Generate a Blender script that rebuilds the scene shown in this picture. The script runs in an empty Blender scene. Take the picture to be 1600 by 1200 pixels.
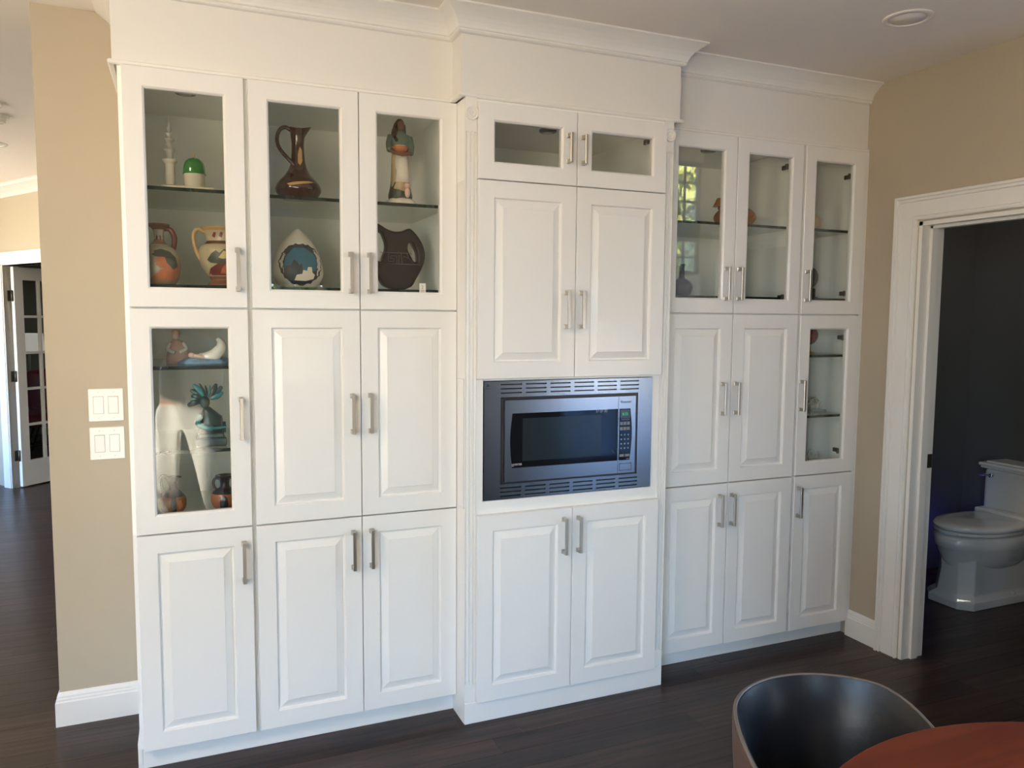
import bpy, bmesh, math, random
from mathutils import Vector, Matrix, noise
random.seed(7)
R = math.radians
C = bpy.context.scene.collection
sc = bpy.context.scene

# ------------------------------------------------------------------ camera
CAM = Vector((.1674, -2.8774, 1.5953))
yaw, pitch, roll, F = .3974, -.0847, .0072, 1219.92
fw = Vector((math.sin(yaw)*math.cos(pitch), math.cos(yaw)*math.cos(pitch), math.sin(pitch)))
rt = fw.cross(Vector((0, 0, 1))).normalized(); up = rt.cross(fw)
r2 = math.cos(roll)*rt + math.sin(roll)*up; u2 = -math.sin(roll)*rt + math.cos(roll)*up
cd = bpy.data.cameras.new('camera'); cam = bpy.data.objects.new('camera', cd); C.objects.link(cam)
M = Matrix.Identity(4)
for i in range(3):
    M[i][0] = r2[i]; M[i][1] = u2[i]; M[i][2] = -fw[i]; M[i][3] = CAM[i]
cam.matrix_world = M
cd.sensor_fit = 'HORIZONTAL'; cd.sensor_width = 36; cd.lens = F/1600*36; cd.clip_start = .02; cd.clip_end = 200
sc.camera = cam

# ------------------------------------------------------------------ view, world, sun, window daylight
sc.view_settings.view_transform = 'Standard'; sc.view_settings.look = 'None'
sc.view_settings.gamma = 1; sc.view_settings.exposure = 0.0
sc.view_settings.use_curve_mapping = False
sc.cycles.max_bounces = 10; sc.cycles.transparent_max_bounces = 24
sc.cycles.diffuse_bounces = 6; sc.cycles.glossy_bounces = 5
sc.cycles.caustics_reflective = False; sc.cycles.caustics_refractive = False
sc.cycles.sample_clamp_indirect = 20
W = bpy.data.worlds.new('world'); sc.world = W; W.use_nodes = True
nt = W.node_tree; nt.nodes.clear()
tc = nt.nodes.new('ShaderNodeTexCoord'); sp = nt.nodes.new('ShaderNodeSeparateXYZ')
rp = nt.nodes.new('ShaderNodeValToRGB'); mr = nt.nodes.new('ShaderNodeMapRange')
bg = nt.nodes.new('ShaderNodeBackground'); wo = nt.nodes.new('ShaderNodeOutputWorld')
mr.inputs['From Min'].default_value = -1; mr.inputs['From Max'].default_value = 1
nt.links.new(tc.outputs['Generated'], sp.inputs[0]); nt.links.new(sp.outputs['Z'], mr.inputs['Value'])
nt.links.new(mr.outputs[0], rp.inputs[0]); nt.links.new(rp.outputs[0], bg.inputs[0]); nt.links.new(bg.outputs[0], wo.inputs[0])
el = rp.color_ramp.elements
el[0].position = 0; el[0].color = (.58, .48, .385, 1)
el[1].position = 1; el[1].color = (.09, .28, 1.0, 1)
for p, c in ((.485, (.62, .53, .43, 1)), (.51, (.66, .84, 1.0, 1)), (.60, (.42, .67, 1.0, 1)), (.67, (.20, .46, 1.0, 1))):
    e = rp.color_ramp.elements.new(p); e.color = c
bg.inputs['Strength'].default_value = 22.5
def sun(rot, strength, col):
    l = bpy.data.lights.new('sun', 'SUN'); l.energy = strength; l.angle = R(1.0); l.color = col
    o = bpy.data.objects.new('sun', l); C.objects.link(o); o.rotation_euler = rot
# low sun through the left wall window; travels to +x, -y, down
sd = Vector((1, -1.3, -.40)).normalized()
sun(sd.to_track_quat('-Z', 'Y').to_euler(), 95.0, (1, .9, .76))
def area(name, loc, dirn, sx, sy, power, col, portal=False):
    l = bpy.data.lights.new(name, 'AREA'); l.shape = 'RECTANGLE'; l.size = sx; l.size_y = sy
    l.energy = power; l.color = col
    if portal: l.cycles.is_portal = True
    o = bpy.data.objects.new(name, l); C.objects.link(o); o.location = loc
    o.rotation_euler = Vector(dirn).to_track_quat('-Z', 'Y').to_euler(); return o
# portals sit in the real window openings
XL, YB, H, HV, XN = -3.0, -4.4, 2.715, 4.0, 7.0     # left wall, back wall, ceiling, raised ceiling
LW = [(.50, 1.22, .35, 2.25), (3.4, 5.0, .35, 2.3)]      # left wall windows (y0,y1,z0,z1)
BW = [(-2.9, -.38, .05, 2.30), (.78, 1.43, .95, 1.917), (3.7, 4.7, .12, 1.6), (4.92, 5.52, 2.09, 3.32)]     # back wall windows (x0,x1,z0,z1)
for y0, y1, z0, z1 in LW: area('daylight_portal', (XL-.13, (y0+y1)/2, (z0+z1)/2), (1, 0, 0), z1-z0, y1-y0, 1, (1, 1, 1), True)
for x0, x1, z0, z1 in BW: area('daylight_portal', ((x0+x1)/2, YB-.13, (z0+z1)/2), (0, 1, 0), x1-x0, z1-z0, 1, (1, 1, 1), True)
area('daylight_portal', (XN+.14, -2.95, 2.2), (-1, 0, 0), 2.6, 2.3, 1, (1, 1, 1), True)
area('powder_room_fill', (4.1, -.3, 2.68), (0, 0, -1), .3, .3, 4.0, (1, .97, .9))  # unseen fill light added to brighten the dark powder room
area('warm_left_fill', (-1.7, -2.0, 2.66), (.45, .55, -.7), .5, .5, 44, (1, .80, .60))  # added warm fill for the left cabinets, no fitting behind it
area('hall_fill', (-1.9, 2.6, 2.60), (0, .1, -1), .5, .5, 20, (1, .86, .68))  # extra light added to lift the hall, not a modelled fitting
pl = bpy.data.lights.new('night_light', 'POINT'); pl.energy = .35; pl.color = (.12, .12, 1); pl.shadow_soft_size = .05
po = bpy.data.objects.new('night_light', pl); C.objects.link(po); po.location = (4.55, .45, .30)

# ------------------------------------------------------------------ materials
def mat(name, col, rough=.5, metal=0, spec=.5, emit=None, es=1, coat=0, noise_amt=0, scale=20, bump=0, nscale=None, trans=0, ior=1.45, alpha=1):
    m = bpy.data.materials.new(name); m.use_nodes = True; t = m.node_tree; b = t.nodes['Principled BSDF']
    b.inputs['Base Color'].default_value = (*col, 1); b.inputs['Roughness'].default_value = rough
    b.inputs['Metallic'].default_value = metal; b.inputs['Specular IOR Level'].default_value = spec
    b.inputs['Coat Weight'].default_value = coat; b.inputs['Transmission Weight'].default_value = trans; b.inputs['IOR'].default_value = ior
    if emit: b.inputs['Emission Color'].default_value = (*emit, 1); b.inputs['Emission Strength'].default_value = es
    co = t.nodes.new('ShaderNodeTexCoord'); mp = t.nodes.new('ShaderNodeMapping'); n = t.nodes.new('ShaderNodeTexNoise')
    t.links.new(co.outputs['Object'], mp.inputs[0]); t.links.new(mp.outputs[0], n.inputs[0])
    mp.inputs['Scale'].default_value = nscale or (scale, scale, scale); n.inputs['Scale'].default_value = 1; n.inputs['Detail'].default_value = 4
    if noise_amt:
        mx = t.nodes.new('ShaderNodeMix'); mx.data_type = 'RGBA'
        mx.inputs['A'].default_value = (*[c*(1-noise_amt) for c in col], 1); mx.inputs['B'].default_value = (*[min(1, c*(1+noise_amt)) for c in col], 1)
        t.links.new(n.outputs[0], mx.inputs['Factor']); t.links.new(mx.outputs['Result'], b.inputs['Base Color'])
    if bump:
        bu = t.nodes.new('ShaderNodeBump'); bu.inputs['Strength'].default_value = bump; bu.inputs['Distance'].default_value = .002
        t.links.new(n.outputs[0], bu.inputs['Height']); t.links.new(bu.outputs[0], b.inputs['Normal'])
    return m
def thin_glass(name, tint, ior=1.5):
    m = bpy.data.materials.new(name); m.use_nodes = True; t = m.node_tree; t.nodes.clear()
    o = t.nodes.new('ShaderNodeOutputMaterial'); mx = t.nodes.new('ShaderNodeMixShader'); tr = t.nodes.new('ShaderNodeBsdfTransparent')
    g = t.nodes.new('ShaderNodeBsdfGlossy'); f = t.nodes.new('ShaderNodeFresnel')
    tr.inputs[0].default_value = (*tint, 1); g.inputs['Roughness'].default_value = 0; 
    gn = t.nodes.new('ShaderNodeNewGeometry'); mr_ = t.nodes.new('ShaderNodeMapRange'); mr_.inputs['To Min'].default_value = ior; mr_.inputs['To Max'].default_value = 1/ior
    t.links.new(gn.outputs['Backfacing'], mr_.inputs['Value']); t.links.new(mr_.outputs[0], f.inputs[0])   # same reflectance on both faces of the pane
    t.links.new(f.outputs[0], mx.inputs[0]); t.links.new(tr.outputs[0], mx.inputs[1]); t.links.new(g.outputs[0], mx.inputs[2]); t.links.new(mx.outputs[0], o.inputs[0])
    return m
P = {}
P['white'] = mat('white_cabinet_paint', (.80, .785, .76), .32, noise_amt=.012, scale=6, coat=.15)
P['trim'] = mat('white_trim_paint', (.80, .785, .75), .35, noise_amt=.012, scale=5)
P['soffit'] = mat('white_soffit_paint', (.76, .74, .70), .5, noise_amt=.01, scale=4)
P['inner'] = mat('white_melamine', (.88, .88, .84), .4, noise_amt=.01, scale=9)
P['beige'] = mat('beige_wall_paint', (.46, .395, .30), .6, noise_amt=.02, scale=3, bump=.05)
P['ceil'] = mat('white_ceiling_paint', (.87, .81, .755), .7, noise_amt=.01, scale=2)
P['hall'] = mat('cream_wall_paint', (.50, .445, .335), .6, noise_amt=.02, scale=3)
P['grey'] = mat('grey_wall_paint', (.36, .35, .31), .6, noise_amt=.02, scale=3)
P['char'] = mat('charcoal_wall_paint', (.11, .105, .098), .55, noise_amt=.04, scale=3)
P['nickel'] = mat('brushed_nickel', (.56, .52, .46), .32, 1, noise_amt=.06, nscale=(400, 400, 8))
P['dark_metal'] = mat('dark_bronze_metal', (.10, .09, .07), .4, .8, noise_amt=.1)
P['black'] = mat('black_plastic', (.012, .012, .014), .3, noise_amt=.1)
P['chrome'] = mat('chrome', (.8, .8, .8), .08, 1, noise_amt=.02)
P['pane'] = thin_glass('door_glass', (.985, .992, .98), 1.56)
P['wpane'] = thin_glass('window_glass', (.98, .99, .98), 1.45)
P['shelf'] = thin_glass('shelf_glass', (.94, .975, .955), 1.5)
P['edge'] = mat('dark_glass_edge', (.006, .016, .014), .12, noise_amt=.2)
P['steel'] = mat('brushed_stainless_steel', (.20, .215, .23), .22, 1, noise_amt=.10, nscale=(3, 300, 500))
P['blackglass'] = mat('black_glass', (.005, .005, .007), .06, spec=.22, noise_amt=.1)
P['mwwin'] = mat('microwave_window_mesh', (.014, .022, .024), .14, spec=.25, noise_amt=.2, scale=300)
P['print'] = mat('pale_print', (.55, .55, .55), .5, noise_amt=.02)
P['print_dark'] = mat('dark_print', (.03, .035, .05), .4, noise_amt=.02)
P['led'] = mat('green_display_digits', (.02, .2, .03), .5, emit=(.12, .8, .15), es=.35)
P['leddim'] = mat('display_glass', (.008, .03, .012), .15, noise_amt=.1)
P['porc'] = mat('white_porcelain', (.74, .73, .69), .12, noise_amt=.01, coat=.5)
P['plate'] = mat('white_switch_plastic', (.86, .85, .83), .2, noise_amt=.01)
P['blackleather'] = mat('black_leather', (.011, .012, .015), .34, noise_amt=.2, scale=60, bump=.25)
P['brownleather'] = mat('brown_leather', (.10, .055, .038), .45, noise_amt=.2, scale=50, bump=.2)
P['piping'] = mat('grey_brown_piping', (.13, .11, .095), .5, noise_amt=.1)
P['red'] = mat('red_leather', (.42, .012, .035), .35, noise_amt=.12, scale=30, bump=.2)
P['shade'] = mat('white_lampshade', (.85, .84, .78), .7, emit=(1, .96, .85), es=.35, noise_amt=.02)
P['denim'] = mat('paint_stained_white_canvas', (.82, .80, .76), .8, noise_amt=.12, scale=14, bump=.5)
P['shirt'] = mat('pale_grey_sweatshirt', (.62, .62, .60), .85, noise_amt=.08, scale=16, bump=.5)
P['skin'] = mat('skin', (.52, .31, .22), .5, noise_amt=.06, scale=30)
P['hair'] = mat('dark_hair', (.04, .028, .02), .6, noise_amt=.3, nscale=(60, 60, 8), bump=.5)
P['shoe'] = mat('brown_work_boot', (.12, .07, .04), .6, noise_amt=.15)
P['leaf1'] = mat('green_leaves', (.10, .19, .03), .6, noise_amt=.5, scale=1.5)
P['leaf2'] = mat('yellow_green_leaves', (.30, .30, .07), .6, noise_amt=.5, scale=1.5)
P['leaf3'] = mat('brown_dry_leaves', (.30, .22, .12), .7, noise_amt=.5, scale=1.5)
P['bark'] = mat('bark', (.12, .09, .06), .9, noise_amt=.4, nscale=(20, 20, 3), bump=.6)
P['grass'] = mat('dry_lawn', (.26, .22, .10), .9, noise_amt=.35, scale=1.2)

def floor_mat():
    m = bpy.data.materials.new('dark_stained_oak'); m.use_nodes = True; t = m.node_tree; b = t.nodes['Principled BSDF']
    co = t.nodes.new('ShaderNodeTexCoord'); oi = t.nodes.new('ShaderNodeObjectInfo'); mp = t.nodes.new('ShaderNodeMapping')
    ad = t.nodes.new('ShaderNodeVectorMath'); ad.operation = 'ADD'
    cb = t.nodes.new('ShaderNodeCombineXYZ'); mu = t.nodes.new('ShaderNodeMath'); mu.operation = 'MULTIPLY'; mu.inputs[1].default_value = 37
    t.links.new(oi.outputs['Random'], mu.inputs[0]); t.links.new(mu.outputs[0], cb.inputs[0]); t.links.new(mu.outputs[0], cb.inputs[1])
    gm = t.nodes.new('ShaderNodeNewGeometry')
    t.links.new(gm.outputs['Position'], mp.inputs[0]); mp.inputs['Scale'].default_value = (1.6, 28, 20)
    t.links.new(mp.outputs[0], ad.inputs[0]); t.links.new(cb.outputs[0], ad.inputs[1])
    n = t.nodes.new('ShaderNodeTexNoise'); n.inputs['Scale'].default_value = 1.6; n.inputs['Detail'].default_value = 8; n.inputs['Distortion'].default_value = .6
    t.links.new(ad.outputs[0], n.inputs[0])
    r = t.nodes.new('ShaderNodeValToRGB'); e = r.color_ramp.elements
    e[0].position = .3; e[0].color = (.010, .0055, .0045, 1); e[1].position = .75; e[1].color = (.055, .028, .021, 1)
    t.links.new(n.outputs[0], r.inputs[0])
    hs = t.nodes.new('ShaderNodeHueSaturation'); m2 = t.nodes.new('ShaderNodeMapRange'); m2.inputs['To Min'].default_value = .65; m2.inputs['To Max'].default_value = 1.45
    t.links.new(oi.outputs['Random'], m2.inputs['Value']); t.links.new(m2.outputs[0], hs.inputs['Value']); t.links.new(r.outputs[0], hs.inputs['Color'])
    t.links.new(hs.outputs[0], b.inputs['Base Color'])
    b.inputs['Roughness'].default_value = .30; b.inputs['Specular IOR Level'].default_value = .33
    bu = t.nodes.new('ShaderNodeBump'); bu.inputs['Strength'].default_value = .12; bu.inputs['Distance'].default_value = .002
    t.links.new(n.outputs[0], bu.inputs['Height']); t.links.new(bu.outputs[0], b.inputs['Normal'])
    return m
P['floor'] = floor_mat()
def wood(name, a, b_, rough, sc_=(2, 25, 25)):
    m = mat(name, a, rough, spec=.18); t = m.node_tree; b = t.nodes['Principled BSDF']
    n = [x for x in t.nodes if x.type == 'TEX_NOISE'][0]; mp = [x for x in t.nodes if x.type == 'MAPPING'][0]
    mp.inputs['Scale'].default_value = sc_; n.inputs['Distortion'].default_value = 1.2
    r = t.nodes.new('ShaderNodeValToRGB'); r.color_ramp.elements[0].position = .3; r.color_ramp.elements[1].position = .7
    r.color_ramp.elements[0].color = (*a, 1); r.color_ramp.elements[1].color = (*b_, 1)
    t.links.new(n.outputs[0], r.inputs[0]); t.links.new(r.outputs[0], b.inputs['Base Color']); return m
P['table'] = wood('reddish_brown_table_wood', (.115, .020, .007), (.18, .036, .012), .5, (1.5, 14, 14))
def banded(name, bands, rough=.25, axis=2, z0=0, h=1, mottle=.25):
    """bands of glaze by height on a turned pot; bands = [(pos 0..1, colour)], constant steps"""
    m = mat(name, (.5, .5, .5), rough, noise_amt=mottle, scale=60); t = m.node_tree; b = t.nodes['Principled BSDF']
    co = t.nodes.new('ShaderNodeTexCoord'); s = t.nodes.new('ShaderNodeSeparateXYZ'); r = t.nodes.new('ShaderNodeValToRGB')
    t.links.new(co.outputs['Generated'], s.inputs[0]); t.links.new(s.outputs[2], r.inputs[0]); r.color_ramp.interpolation = 'CONSTANT'
    e = r.color_ramp.elements; e[0].position = bands[0][0]; e[0].color = (*bands[0][1], 1); e[1].position = bands[1][0]; e[1].color = (*bands[1][1], 1)
    for p, c in bands[2:]: q = e.new(p); q.color = (*c, 1)
    n = [x for x in t.nodes if x.type == 'TEX_NOISE'][0]
    mx = t.nodes.new('ShaderNodeMix'); mx.data_type = 'RGBA'; mx.blend_type = 'MULTIPLY'; mx.inputs['Factor'].default_value = mottle
    t.links.new(r.outputs[0], mx.inputs['A']); t.links.new(n.outputs[0], mx.inputs['B']); t.links.new(mx.outputs['Result'], b.inputs['Base Color'])
    return m

# ------------------------------------------------------------------ helpers
def lab(o, label=None, cat=None, group=None, kind=None):
    if label: o['label'] = label
    if cat: o['category'] = cat
    if group: o['group'] = group
    if kind: o['kind'] = kind
    return o
def thing(name, label, cat, loc=(0, 0, 0), group=None, kind=None, rz=0):
    o = bpy.data.objects.new(name, None); C.objects.link(o); o.location = loc; o.rotation_euler = (0, 0, rz); o.empty_display_size = .05
    return lab(o, label, cat, group, kind)
class MB:
    def __init__(s): s.v = []; s.f = []; s.m = []; s.s = []
    def add(s, vs, fs, mi=0, smooth=False):
        k = len(s.v); s.v += [tuple(v) for v in vs]
        for f in fs: s.f.append(tuple(i+k for i in f)); s.m.append(mi); s.s.append(smooth)
        return s
    def box(s, x0, x1, y0, y1, z0, z1, mi=0, c=0):
        if c <= 0:
            vs = [(x, y, z) for x in (x0, x1) for y in (y0, y1) for z in (z0, z1)]
            return s.add(vs, [(0, 1, 3, 2), (4, 6, 7, 5), (0, 4, 5, 1), (2, 3, 7, 6), (0, 2, 6, 4), (1, 5, 7, 3)], mi)
        bm = bmesh.new(); bmesh.ops.create_cube(bm, size=1)
        for v in bm.verts: v.co = Vector(((x0+x1)/2+v.co.x*(x1-x0), (y0+y1)/2+v.co.y*(y1-y0), (z0+z1)/2+v.co.z*(z1-z0)))
        bmesh.ops.bevel(bm, geom=bm.edges[:], offset=c, segments=2 if c > .004 else 1, affect='EDGES', profile=.5)
        bm.verts.index_update(); s.add([v.co[:] for v in bm.verts], [[v.index for v in f.verts] for f in bm.faces], mi); bm.free(); return s
    def lathe(s, prof, cx=0, cy=0, n=32, mi=0, cap=True, sx=1, sy=1, z=0, seg=None):
        vs = []; fs = []; m = len(prof)
        for i in range(n):
            a = 2*math.pi*i/n
            for r, h in prof: vs.append((cx+sx*r*math.cos(a), cy+sy*r*math.sin(a), z+h))
        for i in range(n):
            j = (i+1) % n
            for k in range(m-1): fs.append((i*m+k, j*m+k, j*m+k+1, i*m+k+1))
        s.add(vs, fs, mi, True)
        if cap:
            k = len(s.v)-n*m
            for e, rev in ((0, True), (m-1, False)):
                if prof[e][0] > 1e-4:
                    f = [k+i*m+e for i in range(n)]; s.f.append(tuple(f[::-1] if rev else f)); s.m.append(mi); s.s.append(False)
        return s
    def tube(s, pts, rad, n=10, mi=0, flat=1.0):
        pts = [Vector(p) for p in pts]; rad = rad if isinstance(rad, (list, tuple)) else [rad]*len(pts)
        vs = []; fs = []; prev = None
        for i, p in enumerate(pts):
            t = (pts[min(i+1, len(pts)-1)]-pts[max(i-1, 0)]).normalized()
            a = prev if prev is not None else (Vector((0, 0, 1)) if abs(t.z) < .9 else Vector((0, 1, 0)))
            a = (a-t*a.dot(t)).normalized(); b = t.cross(a); prev = a
            for k in range(n):
                q = 2*math.pi*k/n; vs.append(p+rad[i]*(math.cos(q)*a+flat*math.sin(q)*b))
        for i in range(len(pts)-1):
            for k in range(n): fs.append((i*n+k, i*n+(k+1) % n, (i+1)*n+(k+1) % n, (i+1)*n+k))
        fs.append(tuple(range(n))[::-1]); fs.append(tuple((len(pts)-1)*n+k for k in range(n)))
        return s.add(vs, fs, mi, True)
    def loft(s, rings, mi=0, smooth=True, cap=True):
        n = len(rings[0]); vs = [p for r in rings for p in r]
        fs = [(i*n+k, i*n+(k+1) % n, (i+1)*n+(k+1) % n, (i+1)*n+k) for i in range(len(rings)-1) for k in range(n)]
        if cap: fs += [tuple(range(n))[::-1], tuple((len(rings)-1)*n+k for k in range(n))]
        return s.add(vs, fs, mi, smooth)
    def ball(s, c, r, mi=0, n=16, m=10):
        if not isinstance(r, (tuple, list)): r = (r, r, r)
        rings = []
        for j in range(m+1):
            t = math.pi*(.02+.96*j/m)-math.pi/2
            rings.append([(c[0]+r[0]*math.cos(t)*math.cos(2*math.pi*k/n), c[1]+r[1]*math.cos(t)*math.sin(2*math.pi*k/n), c[2]+r[2]*math.sin(t)) for k in range(n)])
        return s.loft(rings, mi)
    def build(s, name, mats, parent=None, bevel=0, fix=True):
        me = bpy.data.meshes.new(name); me.from_pydata(s.v, [], s.f)
        for m in (mats if isinstance(mats, (list, tuple)) else [mats]): me.materials.append(m)
        me.polygons.foreach_set('material_index', s.m); me.polygons.foreach_set('use_smooth', s.s)
        if fix:
            bm = bmesh.new(); bm.from_mesh(me); bmesh.ops.recalc_face_normals(bm, faces=bm.faces[:]); bm.to_mesh(me); bm.free()
        me.update(); o = bpy.data.objects.new(name, me); C.objects.link(o)
        if parent is not None: adopt(o, parent)
        if bevel:
            b = o.modifiers.new('bevel', 'BEVEL'); b.width = bevel; b.segments = 2; b.limit_method = 'ANGLE'; b.angle_limit = R(40)
        return o
def wmat(o):
    m = Matrix.Translation(o.location) @ o.rotation_euler.to_matrix().to_4x4()
    return (wmat(o.parent) @ o.matrix_parent_inverse @ m) if o.parent else m
def adopt(o, parent):          # geometry is written in world coordinates, so the child keeps its place
    o.parent = parent; o.matrix_parent_inverse = wmat(parent).inverted()
def st(name, mb, m, **k):      # a piece of the setting
    o = mb.build(name, m, **k); o['kind'] = 'structure'; return o
def gridplate(mb, us, vs, holes, axis, d0, d1, mi=0):
    """slab with rectangular holes. axis 'y': u=x,v=z slab between y=d0..d1; 'x': u=y; 'z': u=x,v=y"""
    us = sorted(set([round(u, 5) for u in us]+[round(h[0], 5) for h in holes]+[round(h[1], 5) for h in holes]))
    vs = sorted(set([round(v, 5) for v in vs]+[round(h[2], 5) for h in holes]+[round(h[3], 5) for h in holes]))
    def P3(u, v, d): return {'y': (u, d, v), 'x': (d, u, v), 'z': (u, v, d)}[axis]
    def hole(i, j):
        if i < 0 or j < 0 or i >= len(us)-1 or j >= len(vs)-1: return True
        a = (us[i]+us[i+1])/2; b = (vs[j]+vs[j+1])/2
        return any(h[0] < a < h[1] and h[2] < b < h[3] for h in holes)
    for i in range(len(us)-1):
        for j in range(len(vs)-1):
            if hole(i, j): continue
            a, b, c, d = us[i], us[i+1], vs[j], vs[j+1]
            for q in (d0, d1): mb.add([P3(a, c, q), P3(b, c, q), P3(b, d, q), P3(a, d, q)], [(0, 1, 2, 3)], mi)
            for di, dj, e in ((-1, 0, ((a, c), (a, d))), (1, 0, ((b, c), (b, d))), (0, -1, ((a, c), (b, c))), (0, 1, ((a, d), (b, d)))):
                if hole(i+di, j+dj): mb.add([P3(*e[0], d0), P3(*e[1], d0), P3(*e[1], d1), P3(*e[0], d1)], [(0, 1, 2, 3)], mi)
    return mb
def weld(o):
    bm = bmesh.new(); bm.from_mesh(o.data); bmesh.ops.remove_doubles(bm, verts=bm.verts[:], dist=1e-5)
    bmesh.ops.recalc_face_normals(bm, faces=bm.faces[:]); bm.to_mesh(o.data); bm.free(); return o
def sweep(mb, path, prof, N, side=1, closed=False, mi=0):
    """sweep profile (a,b): a along the mitred side vector, b along N"""
    N = Vector(N); path = [Vector(p) for p in path]; rings = []
    for i, p in enumerate(path):
        d = []
        if i > 0: d.append((p-path[i-1]).normalized())
        if i < len(path)-1: d.append((path[i+1]-p).normalized())
        sv = [side*x.cross(N).normalized() for x in d]
        if len(sv) == 1: S = sv[0]
        else: S = (sv[0]+sv[1]); S = S/(S.dot(sv[0]))
        rings.append([p+S*a+N*b for a, b in prof])
    return mb.loft(rings, mi, smooth=False)
def text_obj(name, body, size, loc, m, parent, extrude=.0004, rot=(R(90), 0, 0), align='CENTER', spacing=1):
    cu = bpy.data.curves.new('t', 'FONT'); cu.body = body; cu.size = size; cu.extrude = extrude; cu.align_x = align; cu.align_y = 'CENTER'; cu.space_character = spacing
    to = bpy.data.objects.new('t', cu); C.objects.link(to); bpy.context.view_layer.update()
    me = bpy.data.meshes.new_from_object(to.evaluated_get(bpy.context.evaluated_depsgraph_get()))
    bpy.data.objects.remove(to); me.transform(Matrix.Translation(loc) @ Matrix.Rotation(rot[2], 4, 'Z') @ Matrix.Rotation(rot[0], 4, 'X')); me.materials.clear(); me.materials.append(m)
    o = bpy.data.objects.new(name, me); C.objects.link(o)
    if parent: adopt(o, parent)
    return o
def curve_solid(name, outline, holes, y, extrude, bev, m, parent, res=6):
    cu = bpy.data.curves.new('c', 'CURVE'); cu.dimensions = '2D'; cu.fill_mode = 'BOTH'; cu.extrude = extrude; cu.bevel_depth = bev; cu.offset = -bev; cu.bevel_resolution = 4
    for pts in [outline]+holes:
        s = cu.splines.new('BEZIER'); s.bezier_points.add(len(pts)-1); s.use_cyclic_u = True; s.resolution_u = res
        for b, p in zip(s.bezier_points, pts): b.co = (p[0], p[1], 0); b.handle_left_type = b.handle_right_type = 'AUTO'
    to = bpy.data.objects.new('c', cu); C.objects.link(to); bpy.context.view_layer.update()
    me = bpy.data.meshes.new_from_object(to.evaluated_get(bpy.context.evaluated_depsgraph_get())); bpy.data.objects.remove(to)
    me.transform(Matrix.Translation((0, y, 0)) @ Matrix.Rotation(R(90), 4, 'X')); me.materials.clear(); me.materials.append(m)
    for p in me.polygons: p.use_smooth = True
    o = bpy.data.objects.new(name, me); C.objects.link(o); adopt(o, parent); return o

# ------------------------------------------------------------------ room shell
XR = 3.245; XN = 7.0; YN = .62
fl = st('floor', MB().box(XL-.15, XN, YB-.15, 9.3, -.10, -.012), P['floor'])
PW = .108
pm = {}
def plank_mesh():
    b = MB(); b.box(-.5, .5, -PW/2+.0002, PW/2-.0002, -.012, 0); me = bpy.data.meshes.new('plank')
    bm = bmesh.new(); tmp = bpy.data.meshes.new('t'); tmp.from_pydata(b.v, [], b.f); bm.from_mesh(tmp)
    te = [e for e in bm.edges if all(v.co.z > -.001 for v in e.verts)]
    bmesh.ops.bevel(bm, geom=te, offset=.0007, segments=1, affect='EDGES'); bmesh.ops.recalc_face_normals(bm, faces=bm.faces[:])
    bm.to_mesh(me); bm.free(); me.materials.append(P['floor']); return me
PM = plank_mesh(); far = MB(); npl = 0
def inview(x0, x1, y):
    if -1.95 < y < .05 and x1 > -.5 and x0 < 3.4: return True
    if -1.1 < y < .6 and x1 > 3.2 and x0 < 4.9: return True
    if .05 <= y < 5.9 and x1 > -1.75 and x0 < -.2: return True
    return False
y = YB-.15+PW/2; row = 0
while y < 9.2:
    x = XL-.15-random.random()*1.2
    while x < XN:
        L = random.choice((.9, 1.15, 1.4, 1.7, 2.0)); x1 = min(x+L, XN); x0 = max(x, XL-.15)
        if x1-x0 > .05:
            if inview(x0, x1, y) and npl < 300:
                o = bpy.data.objects.new('plank', PM); C.objects.link(o); o.location = ((x0+x1)/2, y, 0); o.scale = (x1-x0-.0004, 1, 1); o.parent = fl; npl += 1
            else:
                far.box(x0, x1-.0008, y-PW/2+.0006, y+PW/2-.0006, -.012, 0)
        x += L
    y += PW; row += 1
lab(far.build('plank_field', P['floor'], fl), kind='stuff')

# ceilings: flat part, raised part over the family area
st('ceiling', MB().box(XL-.15, XN, -1.5, 9.3, H, H+.12), P['ceil'])
st('ceiling_raised', MB().box(XL-.15, XN, YB-.15, -1.5, HV, HV+.1).box(XL-.15, XN, -1.5, -1.4, H+.12, HV+.1), P['ceil'])
# walls
st('wall_back', MB().box(-.012, XR+.13, .612, .73, 0, H), P['beige'])
st('wall_stub', MB().box(-.315, -.012, .49, .73, 0, H), P['beige'])
w = MB(); gridplate(w, (YB-.15, 9.3), (0, HV), [(a, b, c, d) for a, b, c, d in LW], 'x', XL-.15, XL); weld(st('wall_left', w, P['hall']))
w = MB(); gridplate(w, (XL-.15, XN), (0, HV), [(a, b, c, d) for a, b, c, d in BW], 'y', YB-.15, YB); weld(st('wall_front', w, P['beige']))
DO = (-1.05, -.29, 0, 2.04)     # powder-room doorway in the right wall
w = MB(); gridplate(w, (-1.3, YN), (0, H), [DO], 'x', XR, XR+.125); weld(st('wall_right', w, [P['beige']]))
w = MB(); gridplate(w, (YB-.15, -1.18), (0, HV), [(-4.1, -1.8, .9, 3.5)], 'x', XN, XN+.12); weld(st('wall_far_right', w, P['beige']))
st('wall_family', MB().box(XR+.125, XN, -1.3, -1.18, 0, H+.1), P['beige'])
# powder room lining
b = MB().box(XR+.125, 4.95, YN, YN+.1, 0, H).box(4.83, 4.95, -1.18, YN, 0, H).box(XR+.13, 4.83, -1.18, -1.17, 0, H)
gridplate(b, (-1.17, YN), (0, H), [DO], 'x', XR+.125, XR+.135)
st('wall_powder_room', b, P['char'])
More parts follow.
